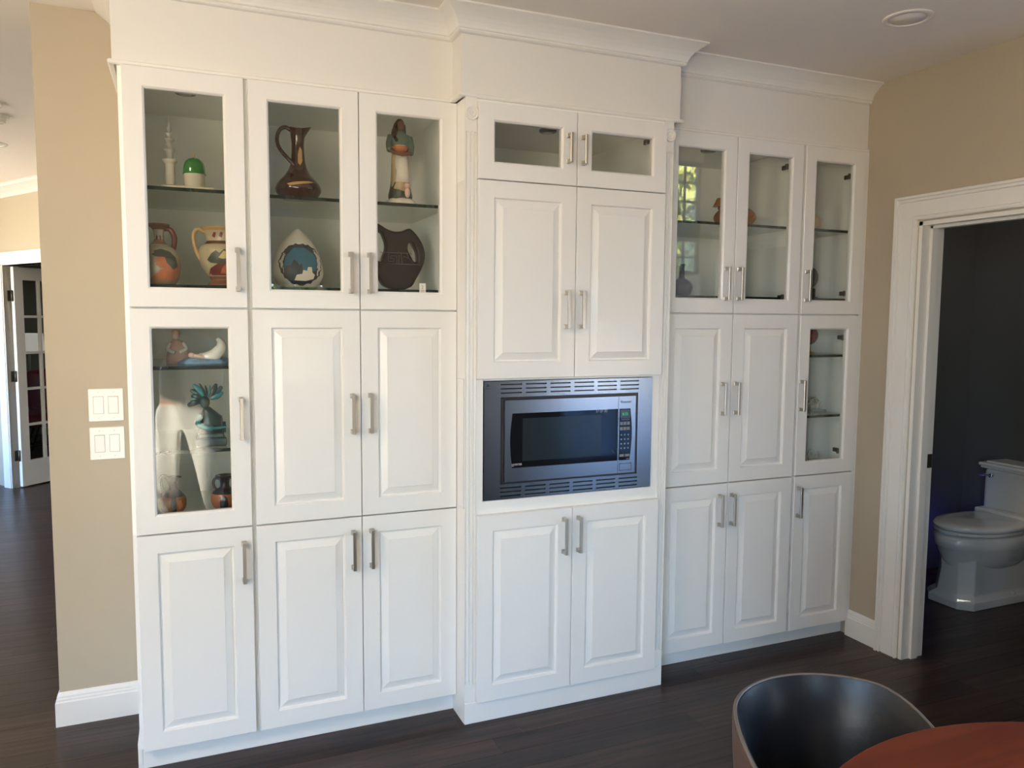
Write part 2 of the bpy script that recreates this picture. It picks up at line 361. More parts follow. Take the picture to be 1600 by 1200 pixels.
# hall: angled wall with the office doorway
hd = Vector((.52, -.854, 0)).normalized(); hn = Vector((-.854, -.52, 0)).normalized(); Hh = Vector((-1.32, 5.40, 0))
def hw(u, v, z): return Hh + hd*u + hn*v + Vector((0, 0, z))      # u along wall to the right/near, v out of wall
def hbox(mb, u0, u1, v0, v1, z0, z1, mi=0):
    vs = [hw(u, v, z) for u in (u0, u1) for v in (v0, v1) for z in (z0, z1)]
    return mb.add(vs, [(0, 1, 3, 2), (4, 6, 7, 5), (0, 4, 5, 1), (2, 3, 7, 6), (0, 2, 6, 4), (1, 5, 7, 3)], mi)
w = MB(); hbox(w, -3.35, 0, -.12, 0, 0, H); hbox(w, 0, 1.5, -.12, 0, 2.03, H); hbox(w, 1.5, 4.6, -.12, 0, 0, H); st('wall_hall', w, P['hall'])
# office behind it
st('wall_office', MB().box(XL, 3.4, 9.1, 9.2, 0, H).box(3.3, 3.4, .73, 9.1, 0, H), P['grey'])
st('wall_hall_end', MB().box(-.0, 3.3, .73, .78, 0, H), P['grey'])

# crown over the cabinets
SX0, CX0, CX1, SY, CY = -.026, 1.130, 2.085, .024, -.086
cp = [(0, 0), (.006, 0), (.013, .003), (.016, .008), (.013, .013), (.019, .016), (.021, .024), (.027, .036), (.038, .050), (.053, .063), (.068, .073), (.075, .077), (.080, .079), (.080, .085), (0, .085)]
zc = H-.085
path = [(SX0, .49, zc), (SX0, SY, zc), (CX0, SY, zc), (CX0, CY, zc), (CX1, CY, zc), (CX1, SY, zc), (XR, SY, zc)]
st('trim_1', sweep(MB(), path, cp, (0, 0, 1)), P['trim'])
# soffit boxes with a small nosing at their lower edge
b = MB().box(SX0, CX0, SY, .61, 2.418, H-.001).box(CX0, CX1, CY, .61, 2.418, H-.001).box(CX1, XR, SY, .61, 2.418, H-.001)
st('soffit', b, P['soffit'])
npf = [(-.005, 0), (.008, 0), (.012, .004), (.012, .010), (.008, .015), (-.005, .018)]
path2 = [(p[0], p[1], 2.403) for p in path]
st('trim_2', sweep(MB(), path2, npf, (0, 0, 1)), P['trim'])
# hall crown, beyond the stub wall
cp2 = [(0, 0), (.012, 0), (.014, .016), (.03, .035), (.06, .062), (.085, .075), (.085, .09), (.095, .1), (0, .1)]
st('trim_3', sweep(MB(), [hw(-3.3, 0, H-.1), hw(4.5, 0, H-.1)], cp2, (0, 0, 1), 1), P['trim'])
# baseboards
bp = [(0, 0), (.015, 0), (.015, .095), (.012, .100), (.012, .106), (.009, .112), (.009, .118), (.005, .130), (0, .133)]
st('baseboard_left', sweep(MB(), [(-.315, .73, 0), (-.315, .49, 0), (-.022, .49, 0)], bp, (0, 0, 1), 1), P['trim'])
st('baseboard_right', sweep(MB(), [(XR, .02, 0), (XR, -.172, 0)], bp, (0, 0, 1), 1), P['trim'])
# door casing on the right wall
cpf = [(0, 0), (0, .010), (.003, .016), (.008, .016), (.011, .009), (.017, .009), (.019, .014), (.024, .012), (.078, .015), (.080, .010), (.084, .010), (.086, .023), (.092, .024), (.094, .018), (.097, .018), (.100, .029), (.110, .029), (.114, .020), (.114, 0)]
y0, y1, zt = DO[1]+.006, DO[0]-.006, DO[3]+.006
st('trim_4', sweep(MB(), [(XR, y0, 0), (XR, y0, zt), (XR, y1, zt), (XR, y1, 0)], cpf, (-1, 0, 0), -1), P['trim'])
# jamb lining with stop
dj = st('door_1', MB().box(XR-.001, XR+.136, DO[1]-.018, DO[1], 0, DO[3]).box(XR-.001, XR+.136, DO[0], DO[0]+.018, 0, DO[3]).box(XR-.001, XR+.136, DO[0], DO[1], DO[3]-.018, DO[3])
   .box(XR+.05, XR+.09, DO[1]-.030, DO[1]-.018, 0, DO[3]-.018).box(XR+.05, XR+.09, DO[0], DO[1]-.018, DO[3]-.03, DO[3]-.018), P['trim'])
sk = MB().box(XR+.095, XR+.134, DO[1]-.0195, DO[1]-.0175, .91, .975, c=.0005).box(XR+.107, XR+.122, DO[1]-.021, DO[1]-.019, .93, .955)
sk.build('strike_plate', P['dark_metal'], dj)
# hall door casing + jamb
b = MB()
cph = [(0, 0), (0, .012), (.02, .014), (.07, .018), (.09, .024), (.105, .024), (.105, 0)]
path = [hw(-.01, 0, 0), hw(-.01, 0, 2.035), hw(1.5, 0, 2.035), hw(1.5, 0, 0)]
rings_side = -1
sweep(b, path, cph, hn, -1); st('trim_5', b, P['trim'])
b = MB(); hbox(b, -.02, .0, -.13, .002, 0, 2.035); hbox(b, 1.49, 1.51, -.13, .002, 0, 2.035); hbox(b, -.02, 1.5, -.13, .002, 2.03, 2.05)
hdoor = st('door_2', b, P['trim'])
# open french door leaf: hinge at the jamb's back edge
dd = Vector((.684, .729, 0)).normalized(); dn = Vector((dd.y, -dd.x, 0)); hp = hw(.012, -.06, 0)
def dw(u, v, z): return hp + dd*u + dn*v + Vector((0, 0, z))
def dbox(mb, u0, u1, v0, v1, z0, z1, mi=0):
    vs = [dw(u, v, z) for u in (u0, u1) for v in (v0, v1) for z in (z0, z1)]
    return mb.add(vs, [(0, 1, 3, 2), (4, 6, 7, 5), (0, 4, 5, 1), (2, 3, 7, 6), (0, 2, 6, 4), (1, 5, 7, 3)], mi)
leaf = thing('french_door', 'open white french door with small glass panes and dark hinges beyond the beige wall end', 'door', hp)
LWd, LH = .665, 2.02; su, su1, bz, tz = .085, .580, .245, 1.905
b = MB(); dbox(b, 0, su, 0, .035, .012, LH); dbox(b, su1, LWd, 0, .035, .012, LH); dbox(b, su, su1, 0, .035, .012, bz); dbox(b, su, su1, 0, .035, tz, LH)
b.build('door_frame', P['trim'], leaf)
ncol, nrow = 3, 5
for i in range(1, ncol):
    u = su+(su1-su)*i/ncol; m_ = MB(); dbox(m_, u-.011, u+.011, .003, .032, bz, tz); m_.build('muntin', P['trim'], leaf)
for j in range(1, nrow):
    z = bz+(tz-bz)*j/nrow; m_ = MB(); dbox(m_, su, su1, .004, .031, z-.011, z+.011); m_.build('muntin', P['trim'], leaf)
for i in range(ncol):
    for j in range(nrow):
        m_ = MB(); dbox(m_, su+(su1-su)*i/ncol+.012, su+(su1-su)*(i+1)/ncol-.012, .016, .019, bz+(tz-bz)*j/nrow+.012, bz+(tz-bz)*(j+1)/nrow-.012); m_.build('pane', P['wpane'], leaf)
for z in (1.76, 1.03, .30):
    m_ = MB(); m_.tube([dw(-.010, .018, z-.05), dw(-.010, .018, z+.05)], .008, 8); dbox(m_, -.040, -.010, -.003, .0, z-.048, z+.048)
    dbox(m_, -.012, .028, -.003, .0, z-.048, z+.048); m_.build('hinge', P['dark_metal'], leaf)
# windows of the big room (behind the camera, seen only as reflections)
def window_unit(n, axis, u0, u1, z0, z1, d, cols, rows, rail=None):
    fr = MB(); t = .035
    def bx(mb, a, b_, c, e, d0, d1):
        if axis == 'y': mb.box(a, b_, d0, d1, c, e)
        else: mb.box(d0, d1, a, b_, c, e)
    d0, d1 = d-.09, d-.05
    bx(fr, u0, u0+t, z0, z1, d0, d1); bx(fr, u1-t, u1, z0, z1, d0, d1); bx(fr, u0+t, u1-t, z0, z0+t, d0, d1); bx(fr, u0+t, u1-t, z1-t, z1, d0, d1)
    if rail:
        for q in rail: bx(fr, u0+t, u1-t, q[0], q[1], d0, d1)
    w_ = st('window_%d' % n, fr, P['wf'])
    for i in range(1, cols):
        m_ = MB(); u = u0+(u1-u0)*i/cols; bx(m_, u-.012, u+.012, z0+t, z1-t, d0+.01, d1-.01); m_.build('muntin', P['wf'], w_)
    for z in rows: m_ = MB(); bx(m_, u0+t, u1-t, z-.012, z+.012, d0+.01, d1-.01); m_.build('muntin', P['wf'], w_)
    m_ = MB(); bx(m_, u0+t, u1-t, z0+t, z1-t, d-.073, d-.069); m_.build('pane', P['wpane'], w_)
P['wf'] = mat('dark_window_frame', (.03, .028, .026), .5, noise_amt=.1)
window_unit(1, 'y', *BW[0], YB, 6, [1.0])
window_unit(2, 'y', *BW[1], YB, 3, [1.4])
window_unit(8, 'y', *BW[2], YB, 3, [1.1])
b = MB(); window_unit(9, 'x', -4.1, -1.8, .9, 3.5, XN+.14, 2, [2.35])
window_unit(3, 'y', *BW[3], YB, 3, [3.10, 2.89, 2.28], rail=[(2.456, 2.68)])
for i, (a, b_, c, d) in enumerate(LW): window_unit(4+i, 'x', a, b_, c, d, XL, 3, [1.5])

# ------------------------------------------------------------------ cabinets
def door_mesh(x0, x1, z0, z1, y, glass, stile=.0635, t=.026):
    """y = front face. nested rectangular loops (inset, depth)"""
    if glass: prof = [(0, t), (0, .002), (.0015, 0), (stile-.004, 0), (stile+.001, .004), (stile+.001, .006), (stile+.003, .008), (stile+.003, t)]
    else: prof = [(0, t), (0, .002), (.0015, 0), (stile-.001, 0), (stile+.0015, .004), (stile+.0030, .0115), (stile+.0075, .0115), (stile+.010, .0100), (stile+.034, .0022), (stile+.0352, .0008)]
    b = MB(); rings = [[(x0+i, y+d, z0+i), (x1-i, y+d, z0+i), (x1-i, y+d, z1-i), (x0+i, y+d, z1-i)] for i, d in prof]
    b.loft(rings, 0, False, cap=False)
    if glass: b.loft([rings[-1], rings[0]], 0, False, cap=False)
    else: b.add(rings[-1], [(0, 1, 2, 3)]); b.add(rings[0], [(3, 2, 1, 0)])
    return b
def handle(x, zc_, y, parent, L=.147):
    b = MB().box(x-.006, x+.006, y-.034, y-.026, zc_-L/2, zc_+L/2, c=.001)
    for s in (-1, 1):
        z = zc_+s*(L/2-.007); b.box(x-.006, x+.006, y-.028, y-.001, z-.007, z+.007, c=.0008)
        b.box(x-.008, x+.008, y-.003, y, z-.009, z+.009, c=.0008)
    return b.build('handle', P['nickel'], parent)
def puck(x, y_, z, parent):
    b = MB().lathe([(.0, 0), (.022, 0), (.024, .002), (.034, .002), (.037, .006), (.037, .014), (0, .014)], x, y_, 28, z=z-.014)
    b2 = MB().lathe([(0, -.001), (.020, -.001), (.022, .001), (0, .001)], x, y_, 24, z=z-.014)
    o = b.build('puck_light', P['black'], parent); b2.build('lens', P['lens'], o)
P['lens'] = mat('frosted_lens', (.35, .35, .33), .3, noise_amt=.05)
def hinge_part(x, z, y, side, parent):
    b = MB().box(x-.012*side, x, y+.012, y+.050, z-.010, z+.010, c=.002).box(x-.026*side, x-.010*side, y+.002, y+.012, z-.013, z+.013, c=.002).tube([(x-.012*side, y+.016, z-.010), (x-.012*side, y+.016, z+.010)], .006, 8)
    b.build('hinge', P['hingem'], parent)
P['hingem'] = mat('dark_nickel_hinge', (.06, .05, .045), .35, .9, noise_amt=.1)
def cabinet(name, label, x0, x1, z0, z1, yf, doors, glass=None, shelves=(), pucks=(), hinges=(), pins=False, group=None):
    """doors: [(x0,x1,z0,z1,glass,handle_x,handle_z,handle_len)]"""
    t = thing(name, label, 'cabinet', ((x0+x1)/2, yf+.3, z0), group)
    yb = .605; k = .018; any_glass = any(d[4] for d in doors)
    b = MB()
    if any_glass:
        b.box(x0, x0+k, yf, yb, z0, z1).box(x1-k, x1, yf, yb, z0, z1).box(x0+k, x1-k, yf, yb, z0, z0+k).box(x0+k, x1-k, yf, yb, z1-k, z1).box(x0+k, x1-k, yb-.02, yb, z0+k, z1-k)
    else: b.box(x0, x1, yf, yb, z0, z1) if not label.endswith('below the microwave') else b.box(x0, x1, yf, yb, .0, z1)
    b.build('body', [P['inner'] if any_glass else P['white']], t)
    for d in doors:
        dx0, dx1, dz0, dz1, g, hx, hz, hl = d
        do = door_mesh(dx0, dx1, dz0, dz1, yf-.026, g).build('door', P['white'], t)
        if g: MB().box(dx0+.064, dx1-.064, yf-.014, yf-.010, dz0+.064, dz1-.064).build('glass_pane', P['pane'], do)
        handle(hx, hz, yf-.026, do, hl)
    for s in shelves:
        o = MB().box(x0+k+.002, x1-k-.002, yf+.022, yb-.03, s-.004, s+.008).build('glass_shelf', [P['shelf'], P['edge']], t)
        for p in o.data.polygons:
            if p.normal.y < -.9: p.material_index = 1
    for px, py in pucks: puck(px, py, z1-k, t)
    for hx, hz, sd_ in hinges: hinge_part(hx, hz, yf-.005, sd_, t)
    if pins:
        pb = MB(); n = int((z1-z0-.2)/.045)
        for i in range(n):
            for yy in (.075, .5): z = z0+.1+i*.045; pb.add([(x1-k-.0006, yy+.0035*math.cos(a*math.pi/4), z+.0035*math.sin(a*math.pi/4)) for a in range(8)], [tuple(range(8))])
        lab(pb.build('pin_holes', P['black'], t), kind='stuff')
    return t
T0, T1, M0, M1, B0, B1 = 1.6225, 2.4005, .8495, 1.6170, .0825, .8445
hzT, hzM, hzB = 1.754, 1.2365, .722
A = ((.0005, .3745), (.3894, .7665), (.7695, 1.1415)); Bc = ((2.0820, 2.4535), (2.4585, 2.8315), (2.8480, 3.2100)); Cc = ((1.189, 1.5965), (1.5995, 2.008))
yS, yC = .026, CY
ZC = [1.6197, 2.4025, .847, .0]
za, zb_, zc1, zc2 = 2.4025, 1.6198, .847, .081
cabinet('wall_cabinet', 'single glass-door upper cabinet at the left end holding painted vases', -.012, .382, zb_, za, yS, [(*A[0], T0, T1, True, .345, hzT, .147)], shelves=(1.692, 2.020), pucks=((.194, .18),))
cabinet('wall_cabinet', 'double glass-door upper cabinet holding the tall brown ewer and woman figurine', .382, 1.1415, zb_, za, yS, [(*A[1], T0, T1, True, .733, hzT, .147), (*A[2], T0, T1, True, .802, hzT, .147)], shelves=(1.692, 2.016))
cabinet('middle_cabinet', 'single glass-door middle cabinet reflecting a person in white trousers', -.012, .382, zc1, zb_, yS, [(*A[0], M0, M1, True, .345, hzM, .147)], shelves=(1.118, 1.412))
cabinet('middle_cabinet', 'double raised-panel middle cabinet left of the fluted column', .382, 1.1415, zc1, zb_, yS, [(*A[1], M0, M1, False, .735, hzM, .147), (*A[2], M0, M1, False, .802, hzM, .147)])
cabinet('base_cabinet', 'single raised-panel base cabinet at the far left end', -.012, .382, zc2, zc1, yS, [(*A[0], B0, B1, False, .344, hzB, .147)])
cabinet('base_cabinet', 'double raised-panel base cabinet left of the microwave column', .382, 1.1415, zc2, zc1, yS, [(*A[1], B0, B1, False, .733, hzB, .147), (*A[2], B0, B1, False, .802, hzB, .147)])
cabinet('wall_cabinet', 'small double cabinet with two low glass doors above the microwave column', 1.143, 2.052, 2.106, 2.4025, yC, [(*Cc[0], 2.110, 2.388, True, 1.558, 2.249, .112), (*Cc[1], 2.110, 2.388, True, 1.622, 2.247, .112)], pucks=((1.602, .17),), hinges=((1.950, 2.320, 1),))
cabinet('wall_cabinet', 'double raised-panel cabinet directly above the microwave', 1.143, 2.052, 1.3605, 2.106, yC, [(*Cc[0], 1.362, 2.106, False, 1.556, 1.628, .147), (*Cc[1], 1.362, 2.106, False, 1.621, 1.628, .147)])
cabinet('base_cabinet', 'double raised-panel base cabinet directly below the microwave', 1.143, 2.052, .0, .8595, yC, [(*Cc[0], .0865, .833, False, 1.558, hzB, .147), (*Cc[1], .0865, .833, False, 1.623, hzB, .147)])
cabinet('wall_cabinet', 'double glass-door upper cabinet right of the microwave column reflecting a window', 2.066, 2.838, zb_, za, yS, [(*Bc[0], T0, T1, True, 2.408, hzT, .147), (*Bc[1], T0, T1, True, 2.478, hzT, .147)], shelves=(1.692, 2.022), pucks=((2.444, .2),), hinges=((2.775, 2.30, 1), (2.775, 1.70, 1)), pins=True)
cabinet('wall_cabinet', 'single glass-door upper cabinet at the right end with a tan egg on its shelf', 2.838, 3.2185, zb_, za, yS, [(*Bc[2], T0, T1, True, 2.870, hzT, .147)], shelves=(1.692, 2.022), hinges=((3.160, 2.285, 1), (3.160, 1.725, 1)), pins=True)
cabinet('middle_cabinet', 'double raised-panel middle cabinet right of the microwave', 2.066, 2.838, zc1, zb_, yS, [(*Bc[0], M0, M1, False, 2.406, hzM, .147), (*Bc[1], M0, M1, False, 2.480, hzM, .147)])
cabinet('middle_cabinet', 'single glass-door middle cabinet at the right end with a silver ornament', 2.838, 3.2185, zc1, zb_, yS, [(*Bc[2], M0, M1, True, 2.862, hzM, .147)], shelves=(1.122, 1.418), hinges=((3.160, 1.51, 1), (3.160, .95, 1)), pins=True)
cabinet('base_cabinet', 'double raised-panel base cabinet right of the microwave column', 2.066, 2.838, zc2, zc1, yS, [(*Bc[0], B0, B1, False, 2.408, hzB, .147), (*Bc[1], B0, B1, False, 2.476, hzB, .147)])
cabinet('base_cabinet', 'single raised-panel base cabinet at the far right beside the doorway wall', 2.838, 3.2185, zc2, zc1, yS, [(*Bc[2], B0, B1, False, 2.868, hzB, .147)])
# toe boards
st('trim_6', MB().box(-.004, 1.142, .045, .60, 0, .0805, c=.0015), P['white'])
st('trim_9', MB().box(-.020, -.0045, .045, .489, 0, .095, c=.002), P['white'])
st('trim_10', MB().box(1.143, 2.052, CY-.012, CY-.0005, 0, .0855, c=.0015), P['white'])
st('trim_7', MB().box(2.053, XR, .060, .60, 0, .0805, c=.0015), P['white'])
st('trim_8', MB().box(3.2187, XR, .012, .60, .081, 2.4025), P['white'])
# fluted pilasters and rosettes on the tall centre column
def pilaster(x0, x1, label, xc, wid):
    t = thing('pilaster', label, 'column trim', ((x0+x1)/2, CY, 0))
    b = MB(); zt_, zb2 = 2.28, .16; y0_ = CY-.009
    b.box(x0, x1, y0_, CY, .0857, zb2).box(x0, x1, y0_, CY, zt_, 2.4025)
    n = 3; fl_ = .010; sp_ = .0155; xs = [xc+(i-(n-1)/2)*sp_ for i in range(n)]
    pts = [(x0, 0)]
    for q in xs:
        if q-fl_/2 <= x0 or q+fl_/2 >= x1: continue
        pts += [(q-fl_/2, 0), (q-fl_/2+.0015, .0065), (q, .008), (q+fl_/2-.0015, .0065), (q+fl_/2, 0)]
    pts.append((x1, 0))
    for a, c in zip(pts[:-1], pts[1:]): b.add([(a[0], y0_+a[1], zb2), (c[0], y0_+c[1], zb2), (c[0], y0_+c[1], zt_), (a[0], y0_+a[1], zt_)], [(0, 1, 2, 3)])
    for s_ in (x0, x1): b.add([(s_, y0_, zb2), (s_, CY, zb2), (s_, CY, zt_), (s_, y0_, zt_)], [(0, 1, 2, 3)])
    b.build('fluted_board', P['white'], t)
    rr = min(.027, xc-x0, 1)
    prof = [(0, 0), (0, .013), (.003, .013), (.0045, .004), (.010, .003), (.012, .011), (.0145, .011), (.016, .003), (.0195, .002), (.0215, .012), (.0255, .010), (.0265, 0)]
    m_ = MB(); k = 28; vs = []
    for i in range(k):
        a = 2*math.pi*i/k
        for r_, h_ in prof: vs.append((xc+r_*math.cos(a), y0_-h_, 2.346+r_*math.sin(a)))
    m = len(prof); m_.add(vs, [(i*m+j, ((i+1) % k)*m+j, ((i+1) % k)*m+j+1, i*m+j+1) for i in range(k) for j in range(m-1)], 0, True)
    m_.build('rosette', P['white'], t)
pilaster(1.1432, 1.1875, 'white fluted pilaster with round rosette on the left of the microwave column', 1.1655, .06)
pilaster(2.0095, 2.0518, 'narrow white fluted pilaster edge right of the microwave column', 2.031, .03)
# microwave housing frame
mwz0, mwz1, mwx0, mwx1 = .888, 1.3505, 1.2193, 1.9733
hs = thing('microwave_housing', 'white open cabinet bay framing the built-in microwave', 'cabinet', (1.597, 0, .86))
b = MB(); gridplate(b, (1.188, 2.009), (.860, 1.360), [(mwx0-.003, mwx1+.003, mwz0-.003, mwz1+.003)], 'y', CY-.006, CY+.012); weld(b.build('face_frame', P['white'], hs))
MB().box(1.1432, 1.160, CY+.012, .60, .8605, 1.3595).box(2.033, 2.0518, CY+.012, .60, .8605, 1.3595).box(1.160, 2.033, .58, .60, .8605, 1.3595).build('side_panel', P['white'], hs)
# ------------------------------------------------------------------ microwave
mw = thing('microwave', 'stainless steel built-in microwave with black glass door in a slotted trim frame', 'microwave', (1.596, CY, .89))
yk = CY-.010
holes = [(1.288, 1.905, .947, 1.289)]
for i in range(6):
    x = 1.288+i*.1062
    for z in (1.338, 1.3215, 1.305, .932, .916, .900): holes.append((x, x+.089, z-.0025, z+.0025))
b = MB(); gridplate(b, (mwx0, mwx1), (mwz0, mwz1), holes, 'y', yk, yk+.008); kit = weld(b.build('trim_frame', P['steel'], mw))
MB().box(mwx0+.02, mwx1-.02, yk+.012, yk+.05, mwz0+.005, mwz1-.005).build('vent_backing', P['black'], mw)
ins = MB(); gridplate(ins, (1.2885, 1.9045), (.9475, 1.2885), [(1.299, 1.884, .958, 1.278)], 'y', yk+.002, yk+.010); weld(ins.build('inner_gap_frame', P['black'], mw))
# body face: steel surround with bowed black glass opening, split door / control panel
yb_ = yk-.018
def bow_panel(x0, x1, z0, z1, y, bowl, bowr, n=14):
    L_ = []; R_ = []
    for i in range(n+1):
        t_ = i/n; s_ = math.sin(math.pi*t_); z = z0+(z1-z0)*t_
        L_.append((x0-bowl*s_, z)); R_.append((x1+bowr*s_, z))
    return L_, R_
def strip_plate(mb, outer, inner, y0_, y1_):
    n = len(outer)
    vs = [(a, y0_, c) for a, c in outer]+[(a, y0_, c) for a, c in inner]+[(a, y1_, c) for a, c in outer]+[(a, y1_, c) for a, c in inner]
    fs = []
    for i in range(n):
        j = (i+1) % n; fs += [(i, j, n+j, n+i), (2*n+i, 3*n+i, 3*n+j, 2*n+j), (i, 2*n+i, 2*n+j, j), (n+i, n+j, 3*n+j, 3*n+i)]
    mb.add(vs, fs)
Lp, Rp = bow_panel(1.330, 1.800, 1.012, 1.226, 0, .009, 0)
inner = Lp+[(a, c) for a, c in reversed(Rp)]
def outer_for(x0, x1, z0, z1, inner_l, n):
    o = [(x0, z0+(z1-z0)*i/(n-1)) for i in range(n)]+[(x1, z1-(z1-z0)*i/(n-1)) for i in range(n)]
    return o
n = len(Lp)
b = MB(); strip_plate(b, outer_for(1.2995, 1.8015, .9585, 1.2775, None, n), inner, yb_, yb_+.02)
b.build('door_surround', P['steel'], mw)
Lq, Rq = bow_panel(1.806, 1.858, 1.012, 1.226, 0, 0, .009)
b = MB(); strip_plate(b, outer_for(1.8030, 1.8835, .9585, 1.2775, None, n), Lq+list(reversed(Rq)), yb_, yb_+.02)
cpn = b.build('control_surround', P['steel'], mw)
MB().box(1.3, 1.883, yb_+.004, yb_+.0195, .96, 1.276).build('black_glass_front', P['blackglass'], mw)
MB().box(1.375, 1.725, yb_+.0032, yb_+.0045, 1.036, 1.205, c=.0005).build('window', P['mwwin'], mw)
MB().box(1.3, 1.883, yb_+.0205, .42, .95, 1.285).build('body', P['black'], mw)
# controls
MB().box(1.8135, 1.8600, yb_+.0025, yb_+.0045, 1.186, 1.220).build('display_frame', P['dark_metal'], mw)
MB().box(1.8155, 1.8580, yb_+.0018, yb_+.003, 1.188, 1.218).build('display', P['leddim'], mw)
text_obj('display_digits', '8:25', .016, (1.835, yb_+.0012, 1.203), P['led'], mw)
kb = MB()
for r_ in range(2):
    for c_ in range(3): kb.box(1.8125+c_*.0165, 1.8255+c_*.0165, yb_+.0028, yb_+.0045, 1.160-r_*.0215, 1.172-r_*.0215)
for r_ in range(4):
    for c_ in range(3): kb.lathe([(0, 0), (.0042, 0), (.0042, .001), (0, .001)], 0, 0, 10, z=0); 
kb = MB()
for r_ in range(2):
    for c_ in range(3): kb.box(1.8125+c_*.0165, 1.8255+c_*.0165, yb_+.0028, yb_+.0045, 1.158-r_*.0215, 1.171-r_*.0215)
for r_ in range(4):
    for c_ in range(3):
        cx, cz = 1.819+c_*.0165, 1.117-r_*.0185
        kb.add([(cx+.0038*math.cos(a*math.pi/5), yb_+.0030, cz+.0038*math.sin(a*math.pi/5)) for a in range(10)], [tuple(range(10))])
for c_ in range(2): kb.box(1.8125+c_*.026, 1.833+c_*.026, yb_+.0028, yb_+.0045, 1.026, 1.036)
kb.box(1.845, 1.860, yb_+.0028, yb_+.0045, 1.0155, 1.0175)
kb.box(1.818, 1.858, yb_+.0028, yb_+.0045, 1.1795, 1.1815)
P['key'] = mat('grey_key_print', (.20, .20, .21), .5, noise_amt=.3, scale=500)
lab(kb.build('keypad', P['key'], mw), kind='stuff')
dig = thing  # keep name short
for r_, row_ in enumerate(('123', '456', '789', ' 0 ')):
    for c_, ch in enumerate(row_):
        if ch != ' ': text_obj('key_digit', ch, .0065, (1.819+c_*.0165, yb_+.0024, 1.117-r_*.0185), P['print'], mw, .0002)
MB().box(1.811, 1.866, yb_-.0015, yb_+.001, .970, .998, c=.001).build('door_release', P['steel'], mw)
b = MB(); gridplate(b, (1.8095, 1.8675), (.9685, .9995), [(1.8108, 1.8662, .9698, .9982)], 'y', yb_-.0004, yb_+.001); b.build('release_groove', P['black'], mw)
text_obj('badge', 'Panasonic', .0135, (1.836, yb_-.0004, 1.254), P['print_dark'], mw, .0003, spacing=.95)
text_obj('badge', 'INVERTER', .0105, (1.350, yb_+.0034, 1.024), P['print'], mw, .0003)
b = MB(); b.tube([(1.329, yb_+.0034, 1.030), (1.322, yb_+.0034, 1.025), (1.327, yb_+.0034, 1.020), (1.338, yb_+.0034, 1.018)], .0008, 6); b.build('badge_swoosh', P['print'], mw)
st_ = MB()
for i, (w_, h_) in enumerate(((.004, .012), (.003, .010), (.006, .013), (.003, .009), (.007, .012), (.004, .013))): st_.box(1.701+i*.0092, 1.701+i*.0092+w_, yb_+.003, yb_+.0045, 1.226-h_, 1.226)
st_.build('sticker_print', P['key'], mw)
b = MB(); b.add([(1.228, yk-.0004, 1.331), (1.242, yk-.0004, 1.331), (1.235, yk-.0004, 1.343)], [(0, 1, 2)]); b.box(1.226, 1.244, yk-.0005, yk, 1.3225, 1.3245)
b.build('warning_mark', P['print_dark'], mw)

# ------------------------------------------------------------------ light switches
def switch(z0, label):
    t = thing('light_switch', label, 'light switch', (-.1175, .49, z0))
    MB().box(-.178, -.057, .484, .4899, z0, z0+.126, c=.0025).build('plate', P['plate'], t)
    for i, cx in enumerate((-.143, -.092)):
        MB().box(cx-.018, cx+.018, .4832, .486, z0+.029, z0+.097).build('rocker_frame', P['key2'], t)
        b = MB(); x0_, x1_ = cx-.0163, cx+.0163; za_, zb2_ = z0+.031, z0+.095; ya, ybb = (.479, .4825) if (i+int(z0*10)) % 2 else (.4825, .479)
        zm = (za_+zb2_)/2
        b.loft([[(x0_, .487, za_), (x1_, .487, za_), (x1_, ya, za_), (x0_, ya, za_)], [(x0_, .487, zm), (x1_, .487, zm), (x1_, .4815, zm), (x0_, .4815, zm)], [(x0_, .487, zb2_), (x1_, .487, zb2_), (x1_, ybb, zb2_), (x0_, ybb, zb2_)]], 0, False)
        b.build('rocker', P['plate'], t)
        for z in (z0+.013, z0+.113): MB().tube([(cx, .4832, z), (cx, .4845, z)], .003, 10).build('screw', P['plate'], t)
P['key2'] = mat('mid_grey_plastic', (.45, .44, .42), .4, noise_amt=.02)  # mid-grey rim plate round each rocker
switch(1.186, 'upper white double light switch on the beige wall left of the cabinets')
switch(1.037, 'lower white double light switch on the beige wall left of the cabinets')
# ------------------------------------------------------------------ ceiling fittings
t = thing('ceiling_light', 'white round recessed ceiling light near the right wall', 'light', (2.678, -.672, H))
MB().lathe([(.066, -.001), (.068, -.006), (.082, -.005), (.088, -.002), (.088, 0), (.066, 0)], 2.678, -.672, 40, z=H, cap=False).build('trim_ring', P['ceil'], t)
MB().lathe([(0, -.003), (.065, -.003), (.065, 0), (0, 0)], 2.678, -.672, 40, z=H).build('lens', P['ceil'], t)
for i, (x, y_, lb) in enumerate(((-.77, 2.12, 'white round smoke detector on the hall ceiling, nearer the camera'), (-.79, 2.42, 'white round smoke detector on the hall ceiling, second from the camera'))):
    t = thing('smoke_detector', lb, 'smoke detector', (x, y_, H), 'round detectors on the hall ceiling')
    MB().lathe([(.075, 0), (.075, -.012), (.068, -.02), (.0, -.02)], x, y_, 36, z=H, cap=False).build('base', P['plate'], t)
    MB().lathe([(.058, -.020), (.056, -.036), (.048, -.042), (0, -.042)], x, y_, 36, z=H, cap=False).build('cover', P['plate'], t)
t = thing('ceiling_light', 'white round recessed light on the far hall ceiling', 'light', (-.98, 3.30, H))
MB().lathe([(.075, -.001), (.078, -.008), (.098, -.006), (.102, 0), (.075, 0)], -.98, 3.30, 36, z=H, cap=False).build('trim_ring', P['plate'], t)
MB().lathe([(0, -.003), (.074, -.003), (.074, 0), (0, 0)], -.98, 3.30, 36, z=H).build('lens', P['plate'], t)

